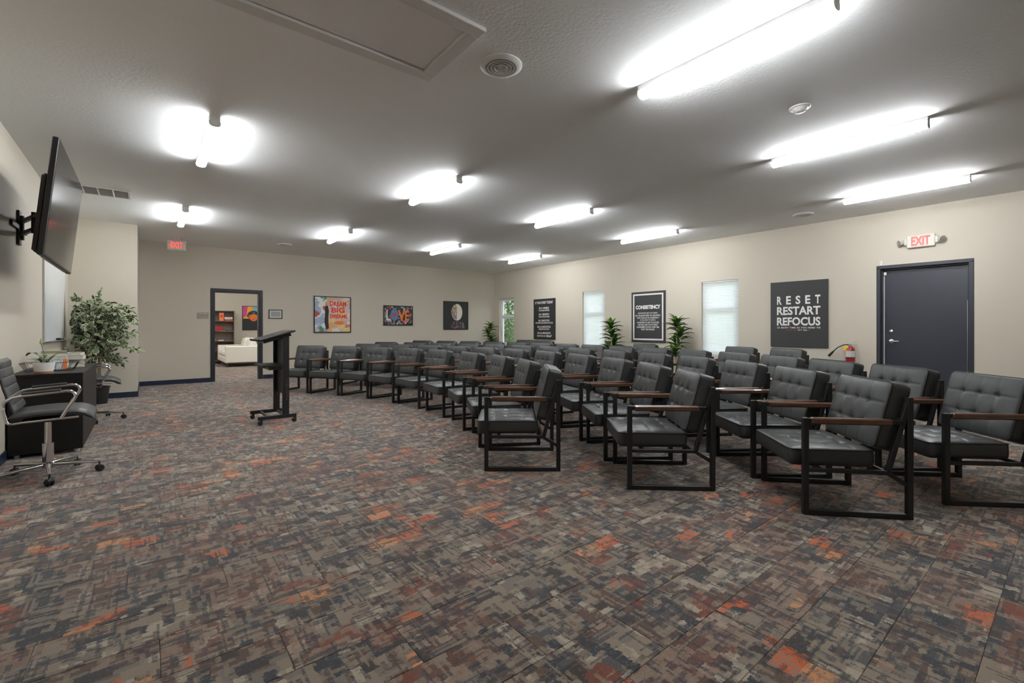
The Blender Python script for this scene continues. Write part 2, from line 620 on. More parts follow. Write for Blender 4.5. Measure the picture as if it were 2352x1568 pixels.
    def extrude(self, poly, w, axis='y', c=(0, 0, 0)):
        """closed polygon in the plane across the axis, extruded to width w (centred)"""
        n = len(poly)
        vs_ = []
        for s in (-w / 2, w / 2):
            for a, b in poly:
                p = {'y': (a, s, b), 'x': (s, a, b), 'z': (a, b, s)}[axis]
                vs_.append(Vector(p) + Vector(c))
        fs = [tuple(range(n)), tuple(range(2 * n - 1, n - 1, -1))]
        for i in range(n):
            j = (i + 1) % n
            fs.append((i, n + i, n + j, j))
        self.add(vs_, fs)
        return self

    def mesh(self, name, mats, smooth=None):
        me = bpy.data.meshes.new(name)
        me.from_pydata(self.v, [], self.f)
        if not isinstance(mats, (list, tuple)):
            mats = [mats]
        for k in mats:
            me.materials.append(MATS[k])
        if len(mats) > 1:
            me.polygons.foreach_set('material_index', self.m)
        if smooth is not None:
            me.polygons.foreach_set('use_smooth', [True] * len(me.polygons))
            if smooth < 180:
                me.set_sharp_from_angle(angle=math.radians(smooth))
        me.update()
        return me

    def build(self, name, mats, parent=None, loc=None, rot=None, smooth=None):
        return link(name, self.mesh(name, mats, smooth), parent, loc, rot)


def link(name, me, parent=None, loc=None, rot=None):
    o = bpy.data.objects.new(name, me)
    COL.objects.link(o)
    if parent:
        o.parent = parent
    if loc is not None:
        o.location = loc
    if rot is not None:
        o.rotation_euler = rot
    return o


def tag(o, label=None, cat=None, group=None, kind=None):
    if label:
        o['label'] = label
    if cat:
        o['category'] = cat
    if group:
        o['group'] = group
    if kind:
        o['kind'] = kind
    return o


def thing(name, label, cat, loc=(0, 0, 0), rot=(0, 0, 0), group=None):
    o = bpy.data.objects.new(name, None)
    o.empty_display_size = 0.1
    COL.objects.link(o)
    o.location = loc
    o.rotation_euler = rot
    return tag(o, label, cat, group)


def copy_tree(o, kids, parent=None):
    c = o.copy()
    COL.objects.link(c)
    if parent:
        c.parent = parent
    for ch in kids.get(o.name, ()):
        copy_tree(ch, kids, c)
    return c


def kid_map():
    k = {}
    for o in bpy.data.objects:
        if o.parent:
            k.setdefault(o.parent.name, []).append(o)
    return k


BACK = (R90, 0, 0)            # things hung on walls: local x to the right, y up, z into the room
RIGHT = (R90, 0, -R90)
LEFT = (R90, 0, R90)
LIVE_TEXT = []


def text_mesh(body, mat, width=None, height=None, bold=0.0, shear=0.0, extrude=0.001, track=1.0):
    cu = bpy.data.curves.new('lettering', 'FONT')
    cu.body = body
    cu.align_x = 'CENTER'
    cu.offset = bold
    cu.shear = shear
    cu.space_character = track
    cu.resolution_u = 3
    ob = bpy.data.objects.new('lettering_tmp', cu)
    COL.objects.link(ob)
    dg = bpy.context.evaluated_depsgraph_get()
    me = bpy.data.meshes.new_from_object(ob.evaluated_get(dg))
    bpy.data.objects.remove(ob)
    bpy.data.curves.remove(cu)
    xs = [v.co.x for v in me.vertices]
    ys = [v.co.y for v in me.vertices]
    cx, cy = (min(xs) + max(xs)) / 2, (min(ys) + max(ys)) / 2
    w, h = max(xs) - min(xs), max(ys) - min(ys)
    kx = width / w if width else None
    ky = height / h if height else None
    kx = kx or ky
    ky = ky or kx
    for v in me.vertices:
        v.co = ((v.co.x - cx) * kx, (v.co.y - cy) * ky, extrude)
    me.materials.clear()
    me.materials.append(MATS[mat])
    me.update()
    return me


def letter(parent, body, mat, x, y, z, width=None, height=None, **kw):
    return link('lettering', text_mesh(body, mat, width, height, **kw), parent, (x, y, z))


# ================================================================== THE SETTING
def holed(mb, u0, u1, v0, v1, holes, t, fn):
    """slab with rectangular openings; fn maps (u, v, w) to space, w from 0 (room side) to t"""
    us = sorted({u0, u1, *[h[0] for h in holes], *[h[1] for h in holes]})
    vz = sorted({v0, v1, *[h[2] for h in holes], *[h[3] for h in holes]})

    def inside(u, v):
        return any(h[0] < u < h[1] and h[2] < v < h[3] for h in holes)
    for i in range(len(us) - 1):
        for j in range(len(vz) - 1):
            a, b, c, d = us[i], us[i + 1], vz[j], vz[j + 1]
            if inside((a + b) / 2, (c + d) / 2):
                continue
            mb.add([fn(a, c, 0), fn(b, c, 0), fn(b, d, 0), fn(a, d, 0)], [(0, 1, 2, 3)])
            mb.add([fn(a, c, t), fn(b, c, t), fn(b, d, t), fn(a, d, t)], [(3, 2, 1, 0)])
    for a, b, c, d in holes + [(u0, u1, v0, v1)]:
        q = [(a, c), (b, c), (b, d), (a, d)]
        for k in range(4):
            if k == 0 and (a, b) == (u0, u1):
                continue            # no underside across the openings
            p, r = q[k], q[(k + 1) % 4]
            mb.add([fn(*p, 0), fn(*r, 0), fn(*r, t), fn(*p, t)], [(0, 1, 2, 3)])


def structure(o):
    o['kind'] = 'structure'
    return o


WT = 0.16
# floor slab and carpet planks
mb = MB()
mb.box((4.1, 8.2, -0.06), (10.6, 21.8, 0.108))
floor = structure(mb.build('floor', 'carpet'))

PW, PL, PT = 0.25, 1.0, 0.006
mb = MB()
mb.cbox((PL / 2, PW / 2, -PT / 2), (PL - 0.0012, PW - 0.0012, PT), 0.0016)
plank_me = mb.mesh('carpet_plank', 'carpet')
cy_, sy_ = math.cos(YAW), math.sin(YAW)
cells = []
for j in range(-11, 77):
    y = j * PW - 0.02
    sh = (j * 0.37) % 1.0
    for i in range(-3, 11):
        x = i - sh
        xa, xb = max(x, XL), min(x + PL, XR)
        if xb - xa < 0.05 or y > FAR:
            continue
        cells.append((x, y, xa, xb))
near = []
for k, (x, y, xa, xb) in enumerate(cells):
    mx, my = (xa + xb) / 2, y + PW / 2
    dep = mx * sy_ + my * cy_
    lat = mx * cy_ - my * sy_
    vis = False
    for px, py in ((xa, y), (xb, y), (xa, y + PW), (xb, y + PW), (mx, my)):
        d = px * sy_ + py * cy_
        l = px * cy_ - py * sy_
        if d > 0.3 and abs(l / d) < 1.13 and CAM_H / d < 0.80:
            vis = True
    if vis and xb - xa > PL - 0.01 and y + PW < YB:
        near.append((dep, k))
near.sort()
picked = {k for d, k in near[:300]}
rest = MB()
for k, (x, y, xa, xb) in enumerate(cells):
    if k in picked:
        o = bpy.data.objects.new('carpet_plank', plank_me)
        COL.objects.link(o)
        o.parent = floor
        o.location = (x, y, 0)
    else:
        rest.cbox(((xa + xb) / 2, y + PW / 2, -PT / 2), (xb - xa - 0.0012, PW - 0.0012, PT), 0.0016)
tag(rest.build('carpet_plank_field', 'carpet', floor), kind='stuff')

# ceiling
mb = MB()
mb.box((4.1, 8.2, ZC + 0.06), (10.6, 21.8, 0.12))
ceiling = structure(mb.build('ceiling', 'ceiling'))

# right wall with three windows and the exit door
WIN = [(11.21, 11.96), (7.55, 8.30), (4.21, 4.97)]
WZ0, WZ1 = 0.655, 2.165
DY0, DY1, DZ = 1.0, 2.0, 2.135
mb = MB()
holed(mb, YN, YB, 0, ZC, [(a, b, WZ0, WZ1) for a, b in WIN] + [(DY0, DY1, -0.001, DZ)], WT, lambda u, v, w: (XR + w, u, v))
structure(mb.build('wall_right', 'wall'))
# back wall with the doorway
OX0, OX1, OZ = 1.20, 2.10, 2.035
mb = MB()
holed(mb, XA - 0.4, XR + WT, 0, ZC, [(OX0, OX1, -0.001, OZ)], WT, lambda u, v, w: (u, YB + w, v))
structure(mb.build('wall_back', 'wall'))
# left wall, projecting piece, wall behind the camera
mb = MB()
mb.box((XL - WT / 2, (YN + YB) / 2, ZC / 2), (WT, YB - YN, ZC))
structure(mb.build('wall_left', 'wall'))
mb = MB()
mb.box(((XL + XA) / 2, (YA + YB) / 2, ZC / 2), (XA - XL, YB - YA, ZC))
structure(mb.build('wall_alcove', 'wall'))
mb = MB()
mb.box(((XL + XR) / 2, YN - WT / 2, ZC / 2), (XR - XL + 2 * WT, WT, ZC))
structure(mb.build('wall_near', 'wall'))
# the room through the doorway
mb = MB()
mb.box((2.2, FAR + WT / 2, ZC / 2), (5.4, WT, ZC))
structure(mb.build('wall_far', 'wall'))
for nm, xx in (('wall_lounge_left', -0.45), ('wall_lounge_right', 4.85)):
    mb = MB()
    mb.box((xx, (YB + WT + FAR) / 2, ZC / 2), (0.1, FAR - YB - WT, ZC))
    structure(mb.build(nm, 'wall'))

# baseboards
BH, BT = 0.095, 0.013


def baseboard(name, p, q):
    b = MB()
    p, q = Vector((*p, BH / 2)), Vector((*q, BH / 2))
    b.bar(p, q, BT, BH, b=0.003)
    structure(b.build(name, 'navy_trim'))


baseboard('baseboard_back_left', (XA, YB - BT / 2), (1.13, YB - BT / 2))
baseboard('baseboard_back_right', (2.18, YB - BT / 2), (XR, YB - BT / 2))
baseboard('baseboard_alcove', (XL, YA - BT / 2), (XA + BT, YA - BT / 2))
baseboard('baseboard_alcove_side', (XA + BT / 2, YA), (XA + BT / 2, YB))
baseboard('baseboard_left', (XL + BT / 2, YN), (XL + BT / 2, YA))
baseboard('baseboard_right_far', (XR - BT / 2, 2.05), (XR - BT / 2, YB))
baseboard('baseboard_right_near', (XR - BT / 2, YN), (XR - BT / 2, 0.95))
baseboard('baseboard_far', (-0.4, FAR - BT / 2), (4.8, FAR - BT / 2))

# windows
for n, (a, b) in enumerate(WIN, 1):
    w = thing('window_%d' % n, None, None, (XR + 0.105, (a + b) / 2, WZ0), (0, 0, 0))
    structure(w)
    hw, hh = (b - a) / 2, WZ1 - WZ0
    for s in (-1, 1):
        MB().cbox((0, s * (hw - 0.03), hh / 2), (0.07, 0.06, hh), 0.004).build('frame_stile', 'vinyl', w)
    MB().cbox((0, 0, 0.03), (0.07, 2 * hw - 0.12, 0.06), 0.004).build('frame_bottom_rail', 'vinyl', w)
    MB().cbox((0, 0, hh - 0.025), (0.07, 2 * hw - 0.12, 0.05), 0.004).build('frame_top_rail', 'vinyl', w)
    MB().cbox((-0.008, 0, 0.925), (0.06, 2 * hw - 0.12, 0.055), 0.004).build('meeting_rail', 'vinyl', w)
    for zc, zh in ((0.48, 0.835), (1.205, 0.505)):
        pane = MB().box((0.004, 0, zc), (0.006, 2 * hw - 0.125, zh)).build('pane', 'glass', w)
        fr = MB()
        for s in (-1, 1):
            fr.cbox((0.004, s * (hw - 0.075), zc), (0.04, 0.03, zh), 0.003)
            fr.cbox((0.004, 0, zc + s * (zh / 2 - 0.014)), (0.04, 2 * hw - 0.18, 0.028), 0.003)
        fr.build('sash', 'vinyl', w)
    MB().cbox((-0.07, 0, -0.004), (0.075, 2 * hw - 0.004, 0.012), 0.003).build('sill', 'white_paint', w)

# exit door in the right wall
d = thing('door_1', None, None, (XR, 1.5, 0), (0, 0, 0))
structure(d)
for s in (-1, 1):
    MB().cbox((0.055, s * 0.520, 1.075), (0.135, 0.052, 2.15), 0.004).build('frame_jamb', 'door_frame_blue', d)
    MB().cbox((0.075, s * 0.486, 1.055), (0.05, 0.016, 2.11), 0.003).build('door_stop', 'door_frame_blue', d)
MB().cbox((0.055, 0, 2.158), (0.135, 1.092, 0.052), 0.004).build('frame_head', 'door_frame_blue', d)
MB().cbox((0.075, 0, 2.122), (0.05, 0.99, 0.022), 0.003).build('door_stop', 'door_frame_blue', d)
leaf = MB().cbox((0.125, 0, 1.068), (0.045, 0.996, 2.13), 0.003).build('leaf', 'door_blue', d)
MB().cbox((0.094, 0.470, 1.03), (0.010, 0.012, 2.03), 0.002).build('weatherstrip', 'sheath', d)
MB().cbox((0.094, -0.472, 0.85), (0.008, 0.008, 1.5), 0.002).build('weatherstrip', 'brushed_steel', d)
hb = MB()
Mx = Matrix.Rotation(-R90, 3, 'Y')
hb.lathe([(0.0, 0.014), (0.022, 0.012), (0.033, 0.006), (0.036, 0.0)], 20, (0.102, 0.385, 1.0), Mx)
hb.lathe([(0.0, 0.055), (0.012, 0.053), (0.013, 0.0)], 14, (0.102, 0.385, 1.0), Mx)
hb.tube([(0.05, 0.385, 1.0), (0.048, 0.34, 1.0), (0.052, 0.285, 0.998)], [0.011, 0.010, 0.008], 10)
hb.build('lever_handle', 'brushed_steel', d, smooth=40)
db = MB()
db.lathe([(0.0, 0.018), (0.018, 0.017), (0.029, 0.010), (0.031, 0.0)], 20, (0.102, 0.385, 1.15), Mx)
db.cbox((0.082, 0.385, 1.15), (0.012, 0.008, 0.026), 0.003)
db.build('deadbolt', 'brushed_steel', d, smooth=40)
MB().cbox((0.084, 0.455, 2.06), (0.028, 0.035, 0.05), 0.005).build('latch_contact', 'white_plastic', d)
# cased doorway in the back wall
d = thing('door_2', None, None, ((OX0 + OX1) / 2, YB, 0), (0, 0, 0))
structure(d)
for s in (-1, 1):
    MB().cbox((s * 0.485, -0.008, 1.05), (0.075, 0.018, 2.10), 0.004).build('casing_side', 'casing_dark', d)
    MB().cbox((s * 0.442, WT / 2, 1.016), (0.014, WT + 0.016, 2.032), 0.003).build('jamb', 'casing_dark', d)
MB().cbox((0, -0.009, 2.068), (1.045, 0.020, 0.070), 0.004).build('casing_head', 'casing_dark', d)
MB().cbox((0, WT / 2, 2.026), (0.90, WT + 0.016, 0.014), 0.003).build('jamb_head', 'casing_dark', d)
MB().cbox((0.4345, 0.03, 0.99), (0.003, 0.025, 0.06), 0.001).build('strike_plate', 'brushed_steel', d)

# ================================================================== CEILING FIXTURES
FL, FW = 1.26, 0.088
lamp_root = thing('strip_light', '', 'light', (0, 0, ZC))
MB().cbox((0, 0, -0.021), (0.082, FL, 0.042), 0.003).build('base', 'white_paint', lamp_root)
prof = [(0.036, -0.040)]
for k in range(17):
    a = PI * (-0.12 + 1.24 * k / 16)
    prof.append((0.044 * math.copysign(abs(math.cos(a)) ** 0.75, math.cos(a)), -0.060 - 0.032 * math.copysign(abs(math.sin(a)) ** 0.75, math.sin(a))))
prof.append((-0.036, -0.040))
MB().extrude(prof, FL - 0.012, 'y').build('lens', 'lamp_lens', lamp_root, smooth=50)
for s in (-1, 1):
    MB().extrude([(x * 1.02, -0.064 + (z + 0.064) * 1.02) for x, z in prof], 0.005, 'y', (0, s * (FL / 2 - 0.0035), 0)).build('end_cap', 'white_plastic', lamp_root)
kids = kid_map()
first = True
rown = ['nearest row', 'middle row', 'farthest row']
coln = [['', 'left', 'middle', 'right']] + [['leftmost', 'second from the left', 'third from the left', 'rightmost']] * 2
for j, y in enumerate((1.46, 5.28, 9.0)):
    for i, x in enumerate((0.46, 2.92, 5.27, 7.62)):
        if (i, j) == (0, 0):
            continue            # the attic hatch takes this bay
        o = lamp_root if first else copy_tree(lamp_root, kids)
        first = False
        o.location = (x, y, ZC)
        o['label'] = 'white strip ceiling light, %s in the %s' % (coln[j][i], rown[j])
        o['group'] = 'strip ceiling lights'
o = copy_tree(lamp_root, kids)  # this and the next copies: unseen lamps added to brighten the lounge
o.location = (1.5, 13.6, ZC)
o['label'] = 'unseen added strip light brightening the room just inside beyond the doorway'
o['group'] = 'unseen lights added to brighten the lounge'
o = copy_tree(lamp_root, kids)
o.location = (3.1, 15.9, ZC)
o['label'] = 'unseen added strip light brightening the cream sofa beyond the doorway'
o['group'] = 'unseen lights added to brighten the lounge'
o = copy_tree(lamp_root, kids)
o.location = (0.6, 16.6, ZC)
o['label'] = 'unseen added strip light brightening the bookcase side beyond the doorway'
o['group'] = 'unseen lights added to brighten the lounge'
o = copy_tree(lamp_root, kids)
o.location = (3.3, 13.6, ZC)
o['label'] = 'unseen added strip light brightening the right of the entrance beyond the doorway'
o['group'] = 'unseen lights added to brighten the lounge'

# round air diffusers
vent = thing('round_diffuser', '', 'vent', (0, 0, ZC))
MB().lathe([(0.100, -0.004), (0.108, -0.020), (0.128, -0.018), (0.146, -0.006), (0.146, 0.0)], 40).build('rim', 'white_paint', vent, smooth=50)
for r in (0.084, 0.062, 0.040):
    MB().lathe([(r - 0.006, -0.003), (r + 0.004, -0.022), (r + 0.011, -0.022), (r - 0.001, -0.002)], 36).build('ring', 'white_paint', vent, smooth=40)
MB().lathe([(0.0, -0.020), (0.016, -0.019), (0.022, -0.010), (0.012, -0.002)], 24).build('centre_cap', 'white_paint', vent, smooth=40)
MB().lathe([(0.0, -0.001), (0.10, -0.001)], 30).build('duct', 'duct_dark', vent)
MB().cbox((0, 0, -0.006), (0.18, 0.004, 0.004), 0.001).cbox((0, 0, -0.006), (0.004, 0.18, 0.004), 0.001).build('spoke', 'white_paint', vent)
kids = kid_map()
for k, (x, y, lb) in enumerate(((1.92, 2.52, 'white round ceiling diffuser with rings beside the attic hatch'),
                                (8.19, 2.79, 'white round ceiling diffuser near the window wall and exit door'),
                                (2.35, 10.81, 'white round ceiling diffuser near the open doorway'),
                                (8.11, 10.76, 'white round ceiling diffuser in the far corner of the room'))):
    o = vent if k == 0 else copy_tree(vent, kids)
    o.location = (x, y, ZC)
    o['label'] = lb
    o['group'] = 'round ceiling diffusers'

# smoke detector
t = thing('smoke_detector', 'white round smoke detector on the ceiling between the strip lights', 'detector', (4.21, 1.46, ZC))
MB().lathe([(0.0, -0.010), (0.070, -0.010), (0.078, -0.004), (0.078, 0.0)], 32).build('base', 'white_plastic', t, smooth=40)
MB().lathe([(0.0, -0.040), (0.030, -0.040), (0.042, -0.034), (0.058, -0.012), (0.060, -0.010)], 32).build('cover', 'white_plastic', t, smooth=30)
sl = MB()
for k in range(10):
    a = 2 * PI * k / 10
    sl.cbox((0.045 * math.cos(a), 0.045 * math.sin(a), -0.030), (0.004, 0.016, 0.006), 0.001, Matrix.Rotation(a, 3, 'Z'))
sl.build('slots', 'vent_grey', t)

# return-air grille by the left wall
t = thing('ceiling_grille', 'long white return air grille on the ceiling behind the television', 'vent', (-0.57, 8.15, ZC))
fr = MB()
for s in (-1, 1):
    fr.cbox((0, s * 0.215, -0.005), (0.82, 0.03, 0.010), 0.002)
    fr.cbox((s * 0.395, 0, -0.005), (0.03, 0.40, 0.010), 0.002)
fr.build('frame', 'white_paint', t)
for k in range(4):
    MB().cbox((-0.38 + 0.152 * (k + 1), 0, -0.006), (0.016, 0.40, 0.010), 0.002).build('bar', 'white_paint', t)
sl = MB()
for k in range(19):
    sl.box((0, -0.18 + 0.02 * k, -0.004), (0.76, 0.012, 0.002), Matrix.Rotation(0.6, 3, 'X'))
sl.build('louvres', 'grille_white', t)
MB().box((0, 0, -0.0008), (0.78, 0.40, 0.001)).build('duct', 'vent_grey', t)

# attic hatch
t = thing('attic_hatch', 'flat white attic hatch with painted casing in the ceiling', 'hatch', (0.80, 2.62, ZC))
W2, D2 = 0.72, 0.27
for s in (-1, 1):
    MB().cbox((0, s * (D2 + 0.045), -0.012), (2 * W2 + 0.18, 0.09, 0.024), 0.003).build('casing', 'white_paint', t)
    MB().cbox((s * (W2 + 0.045), 0, -0.012), (0.09, 2 * D2, 0.024), 0.003).build('casing', 'white_paint', t)
MB().cbox((0, 0, -0.004), (2 * W2 - 0.02, 2 * D2 - 0.02, 0.008), 0.002).build('panel', 'ceiling', t)
for x, y in ((0.55, 0.2), (0.64, -0.1), (0.1, 0.2), (-0.4, 0.2)):
    MB().lathe([(0.0, -0.010), (0.005, -0.009), (0.005, -0.007)], 10, (x, y, 0)).build('screw', 'white_plastic', t)

# exit sign hung from the ceiling
t = thing('exit_sign', 'ceiling exit sign with red letters and two arrows', 'sign', (0.478, 11.4, 2.872), BACK)
MB().cbox((0, 0, 0), (0.315, 0.205, 0.036), 0.012).build('housing', 'sign_housing', t)
MB().cbox((0, 0.125, 0), (0.12, 0.048, 0.05), 0.006).build('canopy', 'sign_housing', t)
letter(t, 'EXIT', 'sign_red', 0, 0, 0.0185, 0.20, 0.125, bold=0.03)
letter(t, '<', 'sign_red', -0.130, 0, 0.0185, 0.026, 0.036, bold=0.03)
letter(t, '>', 'sign_red', 0.130, 0, 0.0185, 0.026, 0.036, bold=0.03)

# exit sign with emergency lamps over the door
t = thing('exit_sign', 'wall exit sign with two emergency lamp heads over the blue door', 'sign', (XR, 1.51, 2.505), RIGHT)
MB().cbox((0, 0, 0.026), (0.32, 0.19, 0.05), 0.010).build('housing', 'sign_housing', t)
letter(t, 'EXIT', 'sign_red', 0, 0.0, 0.0525, 0.215, 0.135, bold=0.03)
for s in (-1, 1):
    MB().cbox((s * 0.175, 0.0, 0.026), (0.05, 0.11, 0.045), 0.014).build('shoulder', 'sign_housing', t)
    Ms = Matrix.Rotation(s * 0.9, 3, 'Y') @ Matrix.Rotation(0.25, 3, 'X')
    hd = MB().lathe([(0.0, -0.03), (0.030, -0.028), (0.046, 0.012), (0.050, 0.020), (0.050, 0.026)], 24, (s * 0.228, -0.006, 0.05), Ms).build('lamp_head', 'sign_housing', t, smooth=40)
    MB().lathe([(0.0, 0.030), (0.030, 0.029), (0.046, 0.0265)], 24, (s * 0.228, -0.006, 0.05), Ms).build('lamp_lens', 'reflector', hd, smooth=40)

# ================================================================== WALL HANGINGS
def poster(name, label, y0, y1, z0, z1, mat):
    p = thing(name, label, 'poster', (XR, (y0 + y1) / 2, (z0 + z1) / 2), RIGHT)
    MB().cbox((0, 0, 0.014), (y1 - y0, z1 - z0, 0.028), 0.002).build('panel', mat, p)
    return p


ZF = 0.0285
t = poster('wall_poster', 'black wall poster reading IF YOU START TODAY beside the first window', 9.32, 10.23, 0.88, 2.06, 'poster_black')
lines = [('IF YOU START TODAY', 0.46, 0.75, 0.075), ('IN 2 WEEKS', 0.300, 0.42, 0.055), ("YOU'LL FEEL STRONGER", 0.232, 0.45, 0.042),
         ('IN 1 MONTH', 0.118, 0.42, 0.055), ("YOU'LL NOTICE CHANGES", 0.050, 0.46, 0.042), ('IN 2 MONTHS', -0.062, 0.46, 0.055),
         ('YOUR FAMILY AND FRIENDS WILL NOTICE', -0.130, 0.75, 0.042), ('IN 3-4 MONTHS', -0.245, 0.55, 0.055), ('EVERYONE WILL NOTICE', -0.312, 0.44, 0.042),
         ('IN 5-6 MONTHS', -0.425, 0.55, 0.055)]
for s, y, w, h in lines:
    letter(t, s, 'print_white', 0.0, y + 0.02, ZF, w, h, bold=0.025)
letter(t, 'EVERYONE WILL ASK', 'print_white', -0.115, -0.49, ZF, 0.36, 0.042, bold=0.025)
letter(t, 'How?', 'print_white', 0.205, -0.485, ZF, 0.24, 0.075, bold=0.03, shear=0.3)

t = poster('wall_poster', 'charcoal wall poster headed CONSISTENCY with a white inner border', 5.81, 6.71, 0.88, 2.05, 'poster_dark')
bd = MB()
for s in (-1, 1):
    bd.box((s * 0.388, 0, ZF), (0.035, 1.07, 0.001))
    bd.box((0, s * 0.518, ZF), (0.776, 0.035, 0.001))
bd.build('printed_border', 'print_white', t)
letter(t, 'CONSISTENCY', 'print_white', 0, 0.225, ZF, 0.66, 0.090, bold=0.045)
for k, s in enumerate(['MOTIVATION GETS YOU GOING,', 'BUT DISCIPLINE KEEPS YOU GROWING.', "THAT'S THE LAW OF CONSISTENCY.", 'IF YOU WANT TO GROW,',
                       'CONSISTENCY IS KEY TO SUCCESS', 'AND WILL LEAD YOU TO GREAT', 'ACHIEVEMENT SLOWLY OVER TIME.', 'TRUST THE PROCESS.']):
    letter(t, s, 'print_white', 0, 0.085 - k * 0.0535, ZF, [0.52, 0.67, 0.60, 0.41, 0.59, 0.53, 0.61, 0.37][k], 0.037, bold=0.012)

t = poster('wall_poster', 'charcoal wall poster reading RESET RESTART REFOCUS near the exit door', 2.70, 3.61, 0.865, 2.04, 'poster_dark')
for k, ch in enumerate('RESET'):
    letter(t, ch, 'print_white', -0.305 + k * 0.1525, 0.252, ZF, 0.078, 0.150, bold=0.03)
letter(t, 'RESTART', 'print_white', 0, 0.062, ZF, 0.69, 0.150, bold=0.03)
letter(t, 'REFOCUS', 'print_white', 0, -0.128, ZF, 0.69, 0.150, bold=0.03)
letter(t, 'AS MANY TIME AS YOU NEED TO', 'print_white', 0, -0.240, ZF, 0.69, 0.026, bold=0.03, track=1.25)
letter(t, 'JUST DO', 'print_red', -0.100, -0.284, ZF, 0.18, 0.026, bold=0.03, track=1.2)
letter(t, "N'T QU", 'print_white', 0.072, -0.284, ZF, 0.14, 0.026, bold=0.03, track=1.2)
letter(t, 'IT', 'print_grey', 0.170, -0.284, ZF, 0.035, 0.026, bold=0.03, track=1.2)


def framed(name, label, cat, x0, x1, z0, z1, art, wall_y=YB, fw=0.022, depth=0.035, mat='frame_black'):
    p = thing(name, label, cat, ((x0 + x1) / 2, wall_y, (z0 + z1) / 2), BACK)
    w, h = x1 - x0, z1 - z0
    for s in (-1, 1):
        MB().cbox((s * (w / 2 - fw / 2), 0, depth / 2), (fw, h, depth), 0.002).build('frame_side', mat, p)
        MB().cbox((0, s * (h / 2 - fw / 2), depth / 2), (w - 2 * fw, fw, depth), 0.002).build('frame_rail', mat, p)
    MB().cbox((0, 0, depth / 2 - 0.006), (w - 2 * fw, h - 2 * fw, depth - 0.014), 0.001).build('canvas', art, p)
    return p, depth - 0.0125


def patch(p, pts, mat, z, name='paint_patch'):
    m = MB()
    m.add([(x, y, 0) for x, y in pts], [tuple(range(len(pts)))])
    return m.build(name, mat, p, (0, 0, z))


def ell(cx, cy, rx, ry, a0=0, a1=360, n=28):
    full = a1 - a0 >= 360
    k = n if full else n + 1
    return [(cx + rx * math.cos(math.radians(a0 + (a1 - a0) * i / n)), cy + ry * math.sin(math.radians(a0 + (a1 - a0) * i / n))) for i in range(k)]


t, zf = framed('framed_artwork', 'black framed pastel graffiti artwork reading DREAM BIG DREAMS in red', 'artwork', 3.33, 4.27, 1.09, 2.03, 'art_pastel')
letter(t, 'DREAM', 'paint_red', 0.135, 0.285, zf, 0.42, 0.125, bold=0.04)
letter(t, 'BIG', 'paint_red', 0.135, 0.115, zf, 0.34, 0.14, bold=0.035)
letter(t, 'DREAMS', 'paint_red', 0.150, -0.045, zf, 0.44, 0.105, bold=0.04)
patch(t, [(-0.20, 0.20), (-0.13, 0.24), (-0.10, 0.10), (-0.115, -0.12), (-0.10, -0.36), (-0.17, -0.40), (-0.215, -0.18), (-0.20, 0.02)], 'paint_black', zf + 0.0004)
patch(t, ell(0.16, -0.22, 0.13, 0.05), 'paint_orange', zf + 0.0004)

t, zf = framed('framed_artwork', 'small black framed graffiti artwork with bright LOVE lettering', 'artwork', 5.18, 6.07, 1.285, 1.85, 'art_scribble', fw=0.03)
letter(t, 'L', 'paint_cream', -0.30, 0.0, zf, 0.13, 0.30, bold=0.02)
patch(t, ell(-0.12, 0.02, 0.115, 0.165), 'paint_blue', zf + 0.0003)
hp = []
for k in range(28):
    a = 2 * PI * k / 28
    hp.append((-0.12 + 0.0044 * 16 * math.sin(a) ** 3, 0.015 + 0.0040 * (13 * math.cos(a) - 5 * math.cos(2 * a) - 2 * math.cos(3 * a) - math.cos(4 * a))))
patch(t, hp[::-1], 'paint_red', zf + 0.0008, 'heart')
letter(t, 'V', 'paint_orange', 0.095, -0.005, zf, 0.21, 0.32, bold=0.03)
letter(t, 'E', 'paint_orange', 0.270, 0.0, zf, 0.13, 0.29, bold=0.03)

t, zf = framed('framed_artwork', 'black canvas artwork with a pale and coloured split oval', 'artwork', 7.10, 7.99, 1.165, 2.04, 'poster_black', fw=0.012)
patch(t, ell(0.03, 0.10, 0.20, 0.26, 90, 270), 'art_mixed', zf + 0.0004)
patch(t, ell(0.03, 0.10, 0.20, 0.26, -90, 90), 'paint_cream', zf + 0.0004)
patch(t, [(-0.20, -0.40), (0.20, -0.40), (0.17, -0.18), (-0.12, -0.18)], 'art_dim', zf + 0.0004)
patch(t, [(0.22, -0.40), (0.32, -0.40), (0.27, -0.22), (0.21, -0.20)], 'print_grey', zf + 0.0004)

t, zf = framed('framed_certificate', 'small black framed certificate beside the doorway', 'certificate', 2.30, 2.60, 1.435, 1.655, 'paper', fw=0.016, depth=0.022)
MB().box((0, 0, 0), (0.20, 0.125, 0.001)).build('print', 'paper_print', t, (0, 0, zf))

